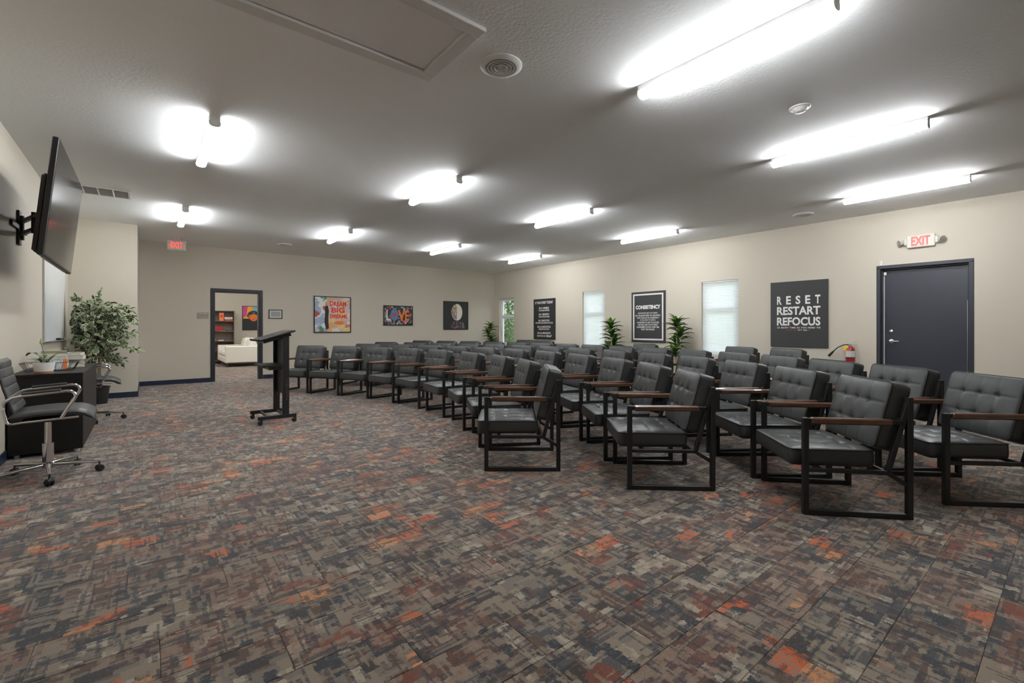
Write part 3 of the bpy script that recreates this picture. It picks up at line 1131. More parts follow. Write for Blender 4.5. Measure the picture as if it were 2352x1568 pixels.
t = thing('acrylic_sign', 'small clear acrylic room sign beside the doorway', 'sign', (0.985, YB, 1.485), BACK)
MB().cbox((0, 0, 0.010), (0.22, 0.150, 0.006), 0.001).build('plate', 'acrylic', t)
MB().cbox((0.01, -0.02, 0.0145), (0.20, 0.004, 0.003), 0.0005).build('edge', 'vent_grey', t)
rg = MB()
rg.tube([(-0.045 + 0.014 * math.cos(2 * PI * k / 16), 0.040 + 0.014 * math.sin(2 * PI * k / 16), 0.014) for k in range(16)], 0.0035, 6, True)
rg.build('ring_emblem', 'print_white', t)
for k, (x, w) in enumerate(((0.035, 0.085),)):
    MB().cbox((x, 0.040, 0.0138), (w, 0.009, 0.001), 0.0003).build('text_band', 'print_white', t)
for sx in (-1, 1):
    MB().lathe([(0.0, 0.016), (0.006, 0.016), (0.006, 0.0)], 12, (sx * 0.098, 0.06, 0.0)).build('standoff', 'brushed_steel', t)

# painting in the far room: pop-coloured monkey covering its eyes
t, zf = framed('pop_painting', 'bright painting of a monkey covering its eyes, beyond the doorway', 'artwork', 2.70, 3.36, 1.13, 2.01, 'paint_black', FAR, 0.012, 0.03)
hw, hh = 0.31, 0.42
patch(t, [(-hw, -0.02), (-hw, hh), (-0.16, hh), (-0.20, 0.10)], 'paint_magenta', zf + 0.0003)
patch(t, [(-0.20, 0.10), (-0.16, hh), (0.02, hh), (-0.02, 0.15)], 'paint_yellow', zf + 0.0003)
patch(t, [(-0.02, 0.15), (0.02, hh), (0.18, hh), (0.14, 0.12)], 'paint_cyan', zf + 0.0003)
patch(t, [(0.14, 0.12), (0.18, hh), (hw, hh), (hw, 0.0)], 'paint_magenta', zf + 0.0003)
patch(t, [(-hw, -0.02), (-0.20, 0.10), (-0.12, -0.02)], 'paint_yellow', zf + 0.0003)
patch(t, ell(0.03, 0.10, 0.20, 0.17), 'paint_black', zf + 0.0006)
patch(t, ell(0.03, 0.02, 0.115, 0.13), 'paint_orange', zf + 0.0009)
patch(t, ell(0.03, 0.19, 0.05, 0.02), 'paint_blue', zf + 0.0012)
for s in (-1, 1):
    for k in range(4):
        x = 0.03 + s * (0.055 + 0.035 * k)
        patch(t, [(x - 0.013, -0.10 + 0.03 * k), (x + 0.013, -0.10 + 0.03 * k), (x + 0.010 - s * 0.015, 0.13), (x - 0.010 - s * 0.015, 0.13)], 'paint_orange', zf + 0.0012)
patch(t, [(-0.025, -0.035), (0.085, -0.035), (0.06, -0.045), (0.0, -0.045)], 'paint_black', zf + 0.0013)

# ================================================================== CHAIRS
def dimpled(w, l, t, dims, crown, rc, bulge, nu=58, nv=50, seam=0.0045, seams=()):
    """upholstered cushion: crowned top with button dimples and seams, bulging sides; origin at the bottom centre"""
    mb = MB()
    hw, hl = w / 2, l / 2

    def flat(u, v):
        x, y = u * hw, v * hl
        dx, dy = max(0, abs(x) - (hw - rc)), max(0, abs(y) - (hl - rc))
        e = math.hypot(dx, dy)
        if e > 1e-9:
            k = max(dx, dy) / e
            x = math.copysign(min(abs(x), hw - rc) + dx * k, x)
            y = math.copysign(min(abs(y), hl - rc) + dy * k, y)
        return x, y

    def grid(n):
        return [math.sin(R90 * (2 * i / n - 1)) * 0.35 + (2 * i / n - 1) * 0.65 for i in range(n + 1)]
    gu, gv = grid(nu), grid(nv)
    top = []
    for j, v in enumerate(gv):
        for i, u in enumerate(gu):
            x, y = flat(u, v)
            z = t + crown * (1 - u ** 6) ** 0.6 * (1 - v ** 6) ** 0.6 if abs(u) < 1 and abs(v) < 1 else t
            edge = max(0.0, min(1.0, (1 - max(abs(u), abs(v))) * 9))
            for cx, cy, dp, sg in dims:
                r2 = (x - cx) ** 2 + (y - cy) ** 2
                z -= edge * (dp * math.exp(-r2 / (sg * sg)) + dp * 0.42 * math.exp(-r2 / (10 * sg * sg)))
            for sy in seams:
                z -= edge * seam * math.exp(-((y - sy) / 0.0055) ** 2)
            for cx in {d_[0] for d_ in dims}:
                z -= edge * 0.0022 * math.exp(-((x - cx) / 0.010) ** 2)
            top.append((x, y, z))
    W = nu + 1
    faces = []
    for j in range(nv):
        for i in range(nu):
            faces.append((j * W + i, j * W + i + 1, (j + 1) * W + i + 1, (j + 1) * W + i))
    ring = [i for i in range(nu)] + [j * W + nu for j in range(nv)] + [nv * W + i for i in range(nu, 0, -1)] + [j * W for j in range(nv, 0, -1)]
    verts = list(top)
    prev = ring
    S = 7
    for s in range(1, S + 1):
        k = s / S
        off = bulge * math.sin(PI * k) - (0.010 if s == S else 0.0)
        cur = []
        for i, vi in enumerate(ring):
            a = Vector(top[ring[i - 1]][:2])
            b = Vector(top[ring[(i + 1) % len(ring)]][:2])
            tn = (b - a)
            nrm = Vector((tn.y, -tn.x)).normalized() if tn.length > 1e-9 else Vector((0, 0))
            p = Vector(top[vi][:2]) + nrm * off
            cur.append(len(verts))
            verts.append((p.x, p.y, t * (1 - k)))
        n = len(ring)
        for i in range(n):
            j = (i + 1) % n
            faces.append((prev[j], prev[i], cur[i], cur[j]))
        prev = cur
    faces.append(tuple(prev[::-1]))
    mb.add(verts, faces)
    edge_pts = [top[i] for i in ring[::2]]
    return mb, edge_pts


AW, AL = 0.324, 0.3        # half track between side frames; half length (tube centres)
TB = 0.034                 # frame tube
chair = thing('tufted_armchair', '', 'chair')
ROT_BACK = math.radians(14.5)

seat_dims = [(x, y, 0.012, 0.013) for x in (-0.145, 0, 0.145) for y in (-0.13, 0.0, 0.13)]
mb, ep = dimpled(0.585, 0.51, 0.105, seat_dims, 0.022, 0.032, 0.005, seams=(-0.13, 0.0, 0.13))
# local frame of the chair: front = -y
seat = mb.build('seat_cushion', 'leather', chair, (0, -0.125, 0.306), smooth=60)
MB().tube(ep, 0.0045, 6, True).build('piping', 'piping', seat, smooth=180)
bt = MB()
for x, y, dp, sg in seat_dims:
    bt.lathe([(0.0, 0.119), (0.006, 0.1185), (0.009, 0.115), (0.009, 0.110)], 10, (x, y, -0.007))
bt.build('tuft_buttons', 'leather', seat, smooth=40)

back_dims = [(x, y, 0.016, 0.013) for x in (-0.135, 0, 0.135) for y in (-0.075, 0.075)]
mb, ep = dimpled(0.585, 0.435, 0.118, back_dims, 0.022, 0.034, 0.004, seams=(-0.075, 0.075))
# cushion stood up: its top face looks forward (-y), leaned back
rot_b = (R90 - ROT_BACK, 0, 0)
# centre of the rear face
cz = 0.645
back = mb.build('back_cushion', 'leather', chair, (0, 0.292, cz - 0.028), rot_b, smooth=60)
MB().tube(ep, 0.0045, 6, True).build('piping', 'piping', back, smooth=180)
MB().tube([(p[0], p[1], 0.012) for p in ep], 0.004, 6, True).build('piping', 'piping', back, smooth=180)
bt = MB()
for x, y, dp, sg in back_dims:
    bt.lathe([(0.0, 0.129), (0.006, 0.1285), (0.009, 0.125), (0.009, 0.118)], 10, (x, y, -0.008))
bt.build('tuft_buttons', 'leather', back, smooth=40)

YF, YR = -0.303, 0.303
for s in (-1, 1):
    x = s * AW
    MB().bar((x, YF, 0), (x, YF, 0.6236), TB, TB).build('leg', 'black_metal', chair)
    MB().bar((x, YR, 0), (x, YR, 0.766), TB, TB).build('leg', 'black_metal', chair)
    MB().bar((x, YF + TB / 2, TB / 2), (x, YR - TB / 2, TB / 2), TB, TB).build('floor_rail', 'black_metal', chair)
    MB().bar((x, YF + TB / 2, 0.288), (x, 0.19, 0.288), 0.026, 0.026).build('seat_rail', 'black_metal', chair)
    MB().bar((x, 0.178, 0.283), (x, YR - 0.003, 0.745), 0.026, 0.030).build('back_rail', 'black_metal', chair)
    MB().bar((x, 0.178, 0.285), (x, YR - 0.012, 0.215), 0.024, 0.026).build('brace', 'black_metal', chair)
    MB().bar((x, YF + TB / 2, 0.606), (x, 0.268, 0.606), 0.026, 0.030).build('arm_bar', 'black_metal', chair)
    MB().bar((x, YF + TB / 2 + 0.016, 0.6055), (x, 0.205, 0.6055), 0.042, 0.040, b=0.008).build('armrest', 'arm_wood', chair)
for y, z in ((-0.20, 0.288), (0.165, 0.290), (0.262, 0.62)):
    MB().bar((-AW + 0.012, y, z), (AW - 0.012, y, z), 0.024, 0.024).build('cross_rail', 'black_metal', chair)

ROWS = {
    'front row': [(2.36, 9.398), (2.783, 8.748), (3.112, 8.046), (3.339, 7.306), (3.463, 6.52), (3.461, 5.631), (3.313, 4.748), (3.046, 3.942), (2.677, 3.204)],
    'second row': [(3.625, 9.744), (4.003, 9.029), (4.284, 8.3), (4.476, 7.56), (4.585, 6.803), (4.608, 6.007), (4.528, 5.167), (4.338, 4.327), (4.041, 3.514), (3.681, 2.8), (3.265, 2.158)],
    'third row': [(4.497, 10.744), (4.891, 10.06), (5.215, 9.344), (5.465, 8.611), (5.638, 7.877), (5.743, 7.129), (5.777, 6.372), (5.735, 5.572), (5.6, 4.725), (5.367, 3.88), (5.053, 3.092), (4.672, 2.366), (4.244, 1.716), (3.773, 1.127)],
    'fourth row': [(5.848, 11.446), (6.19, 10.741), (6.468, 10.03), (6.684, 9.317), (6.846, 8.59), (6.953, 7.853), (7.003, 7.11), (6.997, 6.365), (6.931, 5.597), (6.79, 4.771), (6.572, 3.948), (6.286, 3.169), (5.961, 2.473), (5.589, 1.82), (5.157, 1.188), (4.69, 0.607)],
    'last row': [(8.50, 10.16), (8.46, 9.36), (8.36, 6.06), (8.35, 4.02), (8.20, 3.20)],
}
ORD = ['first', 'second', 'third', 'fourth', 'fifth', 'sixth', 'seventh', 'eighth', 'ninth', 'tenth', 'eleventh', 'twelfth', 'thirteenth', 'fourteenth', 'fifteenth', 'sixteenth']
FOCUS = (-1.4, 6.3)         # the rows are arcs turned towards this spot behind the lectern
kids = kid_map()
first = True
for rname, spots in ROWS.items():
    for i, (x, y) in enumerate(spots):
        o = chair if first else copy_tree(chair, kids)
        first = False
        fx, fy = FOCUS[0] - x, FOCUS[1] - y
        o.location = (x, y, 0)
        o.rotation_euler = (0, 0, math.atan2(fx, -fy) + random.uniform(-0.03, 0.03))
        if rname == 'last row':
            where = ['left of the pair under the START TODAY poster', 'right of the pair under the START TODAY poster', 'alone under the CONSISTENCY poster',
                     'left of the pair under the RESET poster', 'right of the pair under the RESET poster'][i]
            o['label'] = 'black tufted armchair by the window wall, %s' % where
        elif i == len(spots) - 1:
            o['label'] = 'black tufted armchair with wooden arms at the near right end of the %s' % rname
        else:
            o['label'] = 'black tufted armchair with wooden arms, %s from the left in the %s' % (ORD[i], rname)
        o['group'] = 'tufted armchairs in curved rows'

# ================================================================== LECTERN
t = thing('lectern', 'black rolling lectern with sloped top and shelf facing the chairs', 'lectern', (1.30, 6.62, 0))
# local x towards the audience
for s in (-1, 1):
    y = s * 0.265
    MB().cbox((-0.005, y, 0.085), (0.44, 0.035, 0.045), 0.004).build('base_bar', 'black_satin', t)
    MB().cbox((0.09, y, 0.60), (0.078, 0.034, 0.99), 0.004).build('column', 'black_satin', t)
    hl = MB()
    for k in range(9):
        hl.lathe([(0.0, 0.001), (0.004, 0.001), (0.004, 0.0)], 8, (0.10, y - 0.0172, 0.30 + 0.03 * k), Matrix.Rotation(R90, 3, 'X'))
    hl.build('adjustment_holes', 'brushed_steel', t)
    for e in (-1, 1):
        c = MB()
        for q in (-1, 1):
            c.lathe([(0.0, -0.009), (0.022, -0.009), (0.026, -0.005), (0.026, 0.005), (0.022, 0.009), (0.0, 0.009)], 16, (e * 0.195 - 0.005, y + q * 0.012, 0.0262), Matrix.Rotation(R90, 3, 'X'))
        c.cbox((e * 0.195 + 0.006, y, 0.048), (0.03, 0.02, 0.028), 0.004)
        c.build('caster', 'black_plastic', t, smooth=40)
for x in (-0.10, 0.09):
    MB().cbox((x, 0, 0.085), (0.035, 0.50, 0.022), 0.003).build('cross_bar', 'black_satin', t)
MB().cbox((0.10, 0, 0.71), (0.018, 0.50, 0.72), 0.003).build('modesty_panel', 'black_laminate', t)
MB().cbox((-0.03, 0, 0.725), (0.30, 0.56, 0.020), 0.004).build('shelf', 'black_laminate', t)
MB().cbox((0.0, 0, 0.695), (0.20, 0.50, 0.04), 0.004).build('shelf_support', 'black_satin', t)
tilt = Matrix.Rotation(-math.radians(17), 3, 'Y')
MB().cbox((-0.01, 0, 1.105), (0.43, 0.63, 0.020), 0.004, tilt).build('desktop', 'black_laminate', t)
MB().cbox((0.0, 0, 1.075), (0.33, 0.50, 0.035), 0.004, tilt).build('desktop_support', 'black_satin', t)
MB().cbox((-0.218, 0, 1.052), (0.018, 0.60, 0.026), 0.004, tilt).build('paper_lip', 'black_laminate', t)
lt = thing('tablet', 'dark tablet with silver edge lying on the lectern top', 'tablet', (1.405, 6.64, 1.1525), (0, -math.radians(17), 0))
MB().cbox((0, 0, 0), (0.17, 0.25, 0.008), 0.003).build('case', 'aluminium', lt)
MB().box((0, 0, 0.0045), (0.158, 0.238, 0.001)).build('screen', 'screen', lt)

# ================================================================== LEFT SIDE
# television on a swing arm
TVW, TVH = 1.62, 0.925
TC = Vector((-0.565, 5.77, 2.22))
t = thing('television', 'large flat black television tilted down on the left wall', 'television', TC, (R90 + math.radians(5.5), 0, R90))
MB().cbox((0, 0, -0.022), (TVW, TVH, 0.040), 0.006).build('bezel', 'black_plastic', t)
MB().box((0, 0.004, -0.0014), (TVW - 0.016, TVH - 0.026, 0.002)).build('screen', 'screen', t)
MB().cbox((0, -0.13, -0.060), (TVW - 0.12, 0.62, 0.045), 0.018).build('back_housing', 'black_plastic', t)
MB().cbox((0, -0.02, -0.078), (0.46, 0.42, 0.015), 0.004).build('back_plate', 'black_metal', t)
sp = MB()
for k in range(14):
    sp.cbox((-0.6 + 0.09 * k, -TVH / 2 - 0.001, -0.03), (0.05, 0.004, 0.018), 0.001)
sp.build('speaker_slots', 'vent_grey', t)

t = thing('television_mount', 'black swing arm bracket holding the television to the wall', 'bracket', (XL, 6.62, 2.20))
MB().cbox((0.012, 0, 0), (0.024, 0.10, 0.34), 0.004).build('wall_plate', 'black_metal', t)
for s in (-1, 1):
    MB().cbox((0.012, s * 0.19, 0.0), (0.02, 0.30, 0.05), 0.004).build('wall_plate_wing', 'black_metal', t)
    MB().bar((0.035, -0.02, s * 0.06), (0.17, -0.40, s * 0.06), 0.03, 0.035).build('arm', 'black_metal', t)
    MB().bar((0.17, -0.40, s * 0.06), (0.33, -0.72, s * 0.06), 0.03, 0.035).build('arm', 'black_metal', t)
MB().lathe([(0.0, -0.10), (0.02, -0.10), (0.02, 0.10), (0.0, 0.10)], 16, (0.17, -0.40, 0)).build('elbow', 'black_metal', t, smooth=40)
MB().lathe([(0.0, -0.12), (0.022, -0.12), (0.022, 0.12), (0.0, 0.12)], 16, (0.03, -0.01, 0)).build('pivot', 'black_metal', t, smooth=40)
MB().cbox((0.322, -0.78, 0.0), (0.018, 0.30, 0.20), 0.004, Matrix.Rotation(math.radians(5.5), 3, 'Y')).build('head_plate', 'black_metal', t)

# whiteboard
WB0, WB1 = 8.03, 9.84
t = thing('whiteboard', 'white dry erase board on the left wall behind the desk', 'whiteboard', (XL, (WB0 + WB1) / 2, 1.62), LEFT)
bw, bh = WB1 - WB0, 1.20
MB().cbox((0, 0, 0.010), (bw - 0.03, bh - 0.03, 0.014), 0.001).build('panel', 'whiteboard_face', t)
for s in (-1, 1):
    MB().cbox((s * (bw / 2 - 0.01), 0, 0.011), (0.02, bh, 0.022), 0.003).build('frame_side', 'aluminium', t)
    MB().cbox((0, s * (bh / 2 - 0.01), 0.011), (bw - 0.04, 0.02, 0.022), 0.003).build('frame_rail', 'aluminium', t)
MB().cbox((0, -bh / 2 + 0.012, 0.050), (bw - 0.06, 0.010, 0.060), 0.003).build('pen_tray', 'aluminium', t)
tz = 1.62 - bh / 2 + 0.017
t = thing('board_eraser', 'black felt eraser lying on the whiteboard tray', 'eraser', (XL + 0.05, 8.92, tz))
MB().cbox((0, 0, 0.009), (0.045, 0.13, 0.018), 0.003).build('felt', 'rubber', t)
MB().cbox((0, 0, 0.024), (0.040, 0.12, 0.012), 0.004).build('grip', 'black_plastic', t)
for k, (y, m, lb) in enumerate(((9.20, 'black_plastic', 'black marker on the whiteboard tray next to the eraser'), (9.45, 'box_white', 'white capped marker at the far end of the whiteboard tray'))):
    t = thing('marker', lb, 'marker', (XL + 0.05, y, tz + 0.008), (R90, 0, 0), 'markers on the whiteboard tray')
    MB().lathe([(0.0, -0.06), (0.008, -0.06), (0.008, 0.03), (0.006, 0.035)], 12).build('barrel', m, t, smooth=40)
    MB().lathe([(0.0085, 0.025), (0.0085, 0.065), (0.0, 0.066)], 12).build('cap', 'rubber', t, smooth=40)

# credenza
CX0, CX1, CY0, CY1, CZ = -0.985, -0.48, 6.10, 7.66, 0.77
t = thing('credenza', 'black laminate credenza against the left wall with plant and books on top', 'cabinet', ((CX0 + CX1) / 2, (CY0 + CY1) / 2, 0))
cw, cl = CX1 - CX0, CY1 - CY0
MB().cbox((0, 0, CZ - 0.0125), (cw, cl, 0.025), 0.002).build('top', 'black_laminate', t)
for s in (-1, 1):
    MB().cbox((0, s * (cl / 2 - 0.012), 0.39), (cw - 0.004, 0.022, 0.71), 0.002).build('end_panel', 'black_laminate', t)
    for e in (-1, 1):
        MB().lathe([(0.018, 0.0), (0.022, 0.008), (0.022, 0.036)], 16, (e * (cw / 2 - 0.05), s * (cl / 2 - 0.06), 0)).build('foot', 'white_plastic', t, smooth=40)
MB().cbox((-cw / 2 + 0.010, 0, 0.39), (0.012, cl - 0.05, 0.70), 0.002).build('back_panel', 'black_laminate', t)
for k in range(3):
    yy = -cl / 2 + 0.022 + (cl - 0.044) * (k + 0.5) / 3
    MB().cbox((cw / 2 - 0.010, yy, 0.392), (0.018, (cl - 0.044) / 3 - 0.003, 0.70), 0.0015).build('door', 'black_laminate', t)
MB().cbox((0, 0, 0.045), (cw - 0.03, cl - 0.05, 0.02), 0.002).build('bottom_panel', 'black_laminate', t)

# peace lily
t = thing('potted_lily', 'peace lily with one bud in a white ribbed pot on the credenza', 'plant', (-0.765, 6.225, CZ))
t.scale = (0.86, 0.86, 0.86)
pr = [(0.0, 0.022), (0.070, 0.022)]
for k in range(9):
    z = 0.024 + 0.0105 * k
    r = 0.074 + 0.016 * k / 8
    pr += [(r + 0.002, z + 0.002), (r + 0.002, z + 0.007), (r, z + 0.009)]
pr += [(0.092, 0.120), (0.084, 0.120), (0.080, 0.100), (0.0, 0.100)]
MB().lathe(pr, 36).build('pot', 'ceramic', t, smooth=35)
MB().lathe([(0.0, 0.0), (0.074, 0.0), (0.082, 0.022), (0.076, 0.022), (0.0, 0.010)], 32).build('saucer', 'terracotta', t, smooth=40)
MB().lathe([(0.0, 0.106), (0.079, 0.101)], 24).build('soil', 'soil', t)


def leaf_mesh(name, L, W, droop, stem, mat, n=8, fold=0.25):
    """arching leaf from the origin along +x, rising then bending over"""
    mb = MB()
    pts = []
    x = z = 0.0
    a = droop[0]
    for i in range(n + 1):
        k = i / n
        pts.append((x, z))
        a = droop[0] + (droop[1] - droop[0]) * k
        x += math.cos(a) * (L + stem) / n
        z += math.sin(a) * (L + stem) / n
    vs_ = []
    for i, (px, pz) in enumerate(pts):
        k = i / n * (L + stem)
        u = max(0.0, (k - stem) / L)
        w = W * (math.sin(PI * min(1, u) ** 0.75) ** 0.8 if 0 < u < 1 else 0.0) * 0.5
        w = max(w, 0.0022 if i < n else 0.0004)
        vs_ += [(px, -w, pz + fold * w), (px, 0, pz), (px, w, pz + fold * w)]
    fs = []
    for i in range(n):
        a_, b_ = i * 3, (i + 1) * 3
        fs += [(a_, a_ + 1, b_ + 1, b_), (a_ + 1, a_ + 2, b_ + 2, b_ + 1)]
    mb.add(vs_, fs)
    return mb.mesh(name, mat, 180)


lily = [leaf_mesh('leaf', 0.15, 0.050, (1.45, -0.9), 0.12, 'leaf_lily', 12), leaf_mesh('leaf', 0.12, 0.045, (1.2, 0.5), 0.04, 'leaf_lily', 10), leaf_mesh('leaf', 0.14, 0.036, (0.9, -0.25), 0.05, 'leaf_lily', 10)]
rnd = random.Random(3)
for k in range(15):
    a = 2.399 * k + rnd.uniform(-0.3, 0.3)
    o = link('leaf', lily[0 if k < 3 else 1 if k < 9 else 2], t, (0.025 * math.cos(a), 0.025 * math.sin(a), 0.10), (0, 0, a))
    s = rnd.uniform(0.95, 1.2) if k < 3 else rnd.uniform(0.55, 0.9)
    o.scale = (s, s, s)
MB().tube([(0, 0, 0.10), (0.0, 0.005, 0.22), (-0.02, -0.01, 0.325)], 0.0028, 6).build('flower_stem', 'leaf_lily', t)
MB().lathe([(0.0, 0.0), (0.012, 0.018), (0.013, 0.035), (0.006, 0.062), (0.0, 0.08)], 10, (-0.02, -0.01, 0.315)).build('bud', 'spathe', t, smooth=60)

# wire basket
t = thing('wire_basket', 'shallow black wire basket on the credenza behind the lily', 'basket', (-0.755, 6.55, CZ))
bx0, by0, tx0, ty0, bhh = 0.165, 0.085, 0.205, 0.120, 0.085
wr = MB()


def rect(hx, hy, z):
    return [(-hx, -hy, z), (hx, -hy, z), (hx, hy, z), (-hx, hy, z)]


for hx, hy, z in ((bx0, by0, 0.004), (tx0, ty0, bhh)):
    q = rect(hx, hy, z)
    for k in range(4):
        wr.bar(q[k], q[(k + 1) % 4], 0.005, 0.005, b=0.001)
wr.build('rims', 'black_metal', t)
wv = MB()
for k in range(9):
    u = -1 + 2 * k / 8
    for s in (-1, 1):
        wv.tube([(u * bx0, s * by0, 0.004), (u * tx0, s * ty0, bhh)], 0.0018, 5)
for k in range(1, 5):
    u = -1 + 2 * k / 5
    for s in (-1, 1):
        wv.tube([(s * bx0, u * by0, 0.004), (s * tx0, u * ty0, bhh)], 0.0018, 5)
for k in range(1, 8):
    u = -1 + 2 * k / 8
    wv.tube([(u * bx0, -by0, 0.004), (u * bx0, by0, 0.004)], 0.0018, 5)
wv.build('wires', 'black_metal', t)
for k, (y, m, w, h, a, lb) in enumerate(((0.020, 'paper_striped', 0.10, 0.125, 0.25, 'striped pale blue leaflet standing in the wire basket'), (0.055, 'box_orange', 0.12, 0.105, 0.2, 'orange leaflet behind the striped one in the wire basket'))):
    t = thing('leaflet', lb, 'leaflet', (-0.72 + 0.02 * k, 6.54 + y, CZ + 0.008), (-a, 0, 0))
    MB().cbox((0, 0, h / 2), (w, 0.006, h), 0.001).build('cover', m, t)
    MB().cbox((0, 0.0045, h / 2), (w * 0.96, 0.004, h * 0.97), 0.001).build('pages', 'paper', t)

# books
kb = 0
for stack, (x, y, spec) in enumerate(((-0.76, 6.88, [('book_tan', 0.036), ('paper', 0.030), ('book_tan', 0.032), ('book_cream', 0.034), ('paper', 0.030), ('book_olive', 0.026)]),
                                      (-0.615, 7.10, [('book_cream', 0.040), ('book_olive', 0.042), ('book_cream', 0.046), ('book_tan', 0.032)]))):
    z = CZ
    n = len(spec)
    for k, (m, h) in enumerate(spec):
        pos = 'bottom' if k == 0 else ('top' if k == n - 1 else ORD[k] + ' from the bottom')
        nm = {'book_tan': 'tan', 'paper': 'off white', 'book_cream': 'cream', 'book_olive': 'olive'}[m]
        side = 'left' if stack == 0 else 'right'
        t = thing('book', '%s book, %s of the %s book stack on the credenza' % (nm, pos, side), 'book', (x + rnd.uniform(-.012, .012), y + rnd.uniform(-.012, .012), z), (0, 0, (R90 if stack == 0 else 0) + rnd.uniform(-0.12, 0.12)), 'books stacked on the credenza')
        L_, W_ = rnd.uniform(0.17, 0.20), rnd.uniform(0.125, 0.145)
        for s in (0.0012, h - 0.0012):
            MB().cbox((0, 0, s), (W_, L_, 0.0024), 0.0008).build('cover', m, t)
        MB().cbox((-W_ / 2 + 0.0015, 0, h / 2), (0.003, L_, h - 0.0005), 0.001).build('spine', m, t)
        MB().cbox((0.002, 0, h / 2), (W_ - 0.008, L_ - 0.006, h - 0.0052), 0.0008).build('pages', 'paper', t)
        z += h + 0.0004
t = thing('tray', 'flat black tray at the far end of the credenza', 'tray', (-0.70, 7.38, CZ))
MB().cbox((0, 0, 0.005), (0.22, 0.30, 0.010), 0.003).build('bottom', 'black_plastic', t)
for s in (-1, 1):
    MB().cbox((s * 0.107, 0, 0.014), (0.006, 0.30, 0.018), 0.002).build('side', 'black_plastic', t)
    MB().cbox((0, s * 0.147, 0.014), (0.21, 0.006, 0.018), 0.002).build('side', 'black_plastic', t)
t = thing('stapler', 'black and silver stapler lying in the black tray', 'stapler', (-0.70, 7.36, CZ + 0.0105), (0, 0, 0.9))
MB().cbox((0, 0, 0.006), (0.14, 0.035, 0.012), 0.004).build('base', 'black_plastic', t)
MB().cbox((0.004, 0, 0.028), (0.125, 0.026, 0.016), 0.006, Matrix.Rotation(-0.14, 3, 'Y')).build('handle', 'black_plastic', t)
MB().cbox((0.002, 0, 0.018), (0.125, 0.020, 0.008), 0.002, Matrix.Rotation(-0.08, 3, 'Y')).build('magazine', 'brushed_steel', t)

# office chairs
oc = thing('office_chair', 'black ribbed office chair with chrome arms in front of the credenza', 'chair', (-0.62, 5.24, 0))
hub = MB().lathe([(0.0, 0.075), (0.030, 0.075), (0.040, 0.085), (0.040, 0.115), (0.034, 0.122), (0.034, 0.275), (0.0, 0.275)], 24).build('column_sleeve', 'chrome', oc, smooth=40)
MB().lathe([(0.021, 0.27), (0.021, 0.455)], 18).build('gas_column', 'chrome', oc, smooth=40)
for k in range(5):
    a = math.radians(-84 + 72 * k)
    ca, sa = math.cos(a), math.sin(a)
    lg = MB().tube([(0.03 * ca, 0.03 * sa, 0.100), (0.16 * ca, 0.16 * sa, 0.094), (0.315 * ca, 0.315 * sa, 0.080)], [0.019, 0.015, 0.011], 10).build('base_leg', 'chrome', oc, smooth=60)
    c = MB()
    ax = Matrix.Rotation(a + 0.5, 3, 'Z') @ Matrix.Rotation(R90, 3, 'X')
    off = Matrix.Rotation(a + 0.5, 3, 'Z') @ Vector((0, 0.014, 0))
    pc = Vector((0.32 * ca, 0.32 * sa, 0.028))
    for q in (-1, 1):
        c.lathe([(0.0, -0.010), (0.022, -0.010), (0.028, -0.004), (0.028, 0.004), (0.022, 0.010), (0.0, 0.010)], 16, pc + off * q, ax)
    c.lathe([(0.0, -0.006), (0.021, -0.006), (0.021, 0.006), (0.0, 0.006)], 14, pc + Vector((0, 0, 0.008)), ax)
    c.tube([pc + Vector((0, 0, 0.02)), (0.315 * ca, 0.315 * sa, 0.084)], 0.006, 8)
    c.build('caster', 'black_plastic', lg, smooth=40)
MB().cbox((-0.02, 0, 0.470), (0.24, 0.20, 0.03), 0.006).build('mechanism', 'black_plastic', oc)


def cushion_profile(pts, th, ribs, depth):
    """outline of a padded strip following the polyline; ribs scallop its upper side"""
    P = [Vector(p) for p in pts]
    L = [0]
    for i in range(1, len(P)):
        L.append(L[-1] + (P[i] - P[i - 1]).length)
    up, lo = [], []
    N = 72
    for k in range(N + 1):
        s = L[-1] * k / N
        i = max(j for j in range(len(P) - 1) if L[j] <= s + 1e-9)
        f = (s - L[i]) / (L[i + 1] - L[i])
        p = P[i].lerp(P[i + 1], f)
        tn = (P[min(i + 1, len(P) - 1)] - P[i]).normalized()
        nm = Vector((-tn.y, tn.x))
        e = min(1.0, min(k, N - k) / 4)
        rb = depth * abs(math.sin(PI * ribs * k / N)) ** 0.3 if ribs else 0
        up.append(tuple(p + nm * (th * 0.5 * e + rb * e)))
        lo.append(tuple(p - nm * th * 0.5 * e))
    return up + lo[::-1][1:-1]


def padded(pts, th, ribs, depth, w):
    m = MB()
    sl = []
    for k in range(13):
        u = -1 + 2 * k / 12
        u = math.copysign(1 - (1 - abs(u)) ** 2.2, u)
        e = max(0.06, (1 - abs(u) ** 9) ** 0.5)
        pr_ = cushion_profile(pts, th * e, ribs, depth * e)
        sl.append([Vector((a, u * w / 2, b)) for a, b in pr_])
    n = len(sl[0])
    m.add([p for r_ in sl for p in r_], [(i * n + k, i * n + (k + 1) % n, (i + 1) * n + (k + 1) % n, (i + 1) * n + k) for i in range(12) for k in range(n)] + [tuple(range(n)), tuple(12 * n + k for k in range(n))[::-1]])
    return m


def seat_curve():
    pts = []
    for k in range(13):
        u = k / 12
        x = -0.195 + 0.46 * u
        z = 0.525 + 0.018 * math.sin(PI * u) - 0.10 * max(0, u - 0.86) ** 1.3 * 4
        pts.append((x, z))
    pts.append((0.290, 0.470))
    return pts


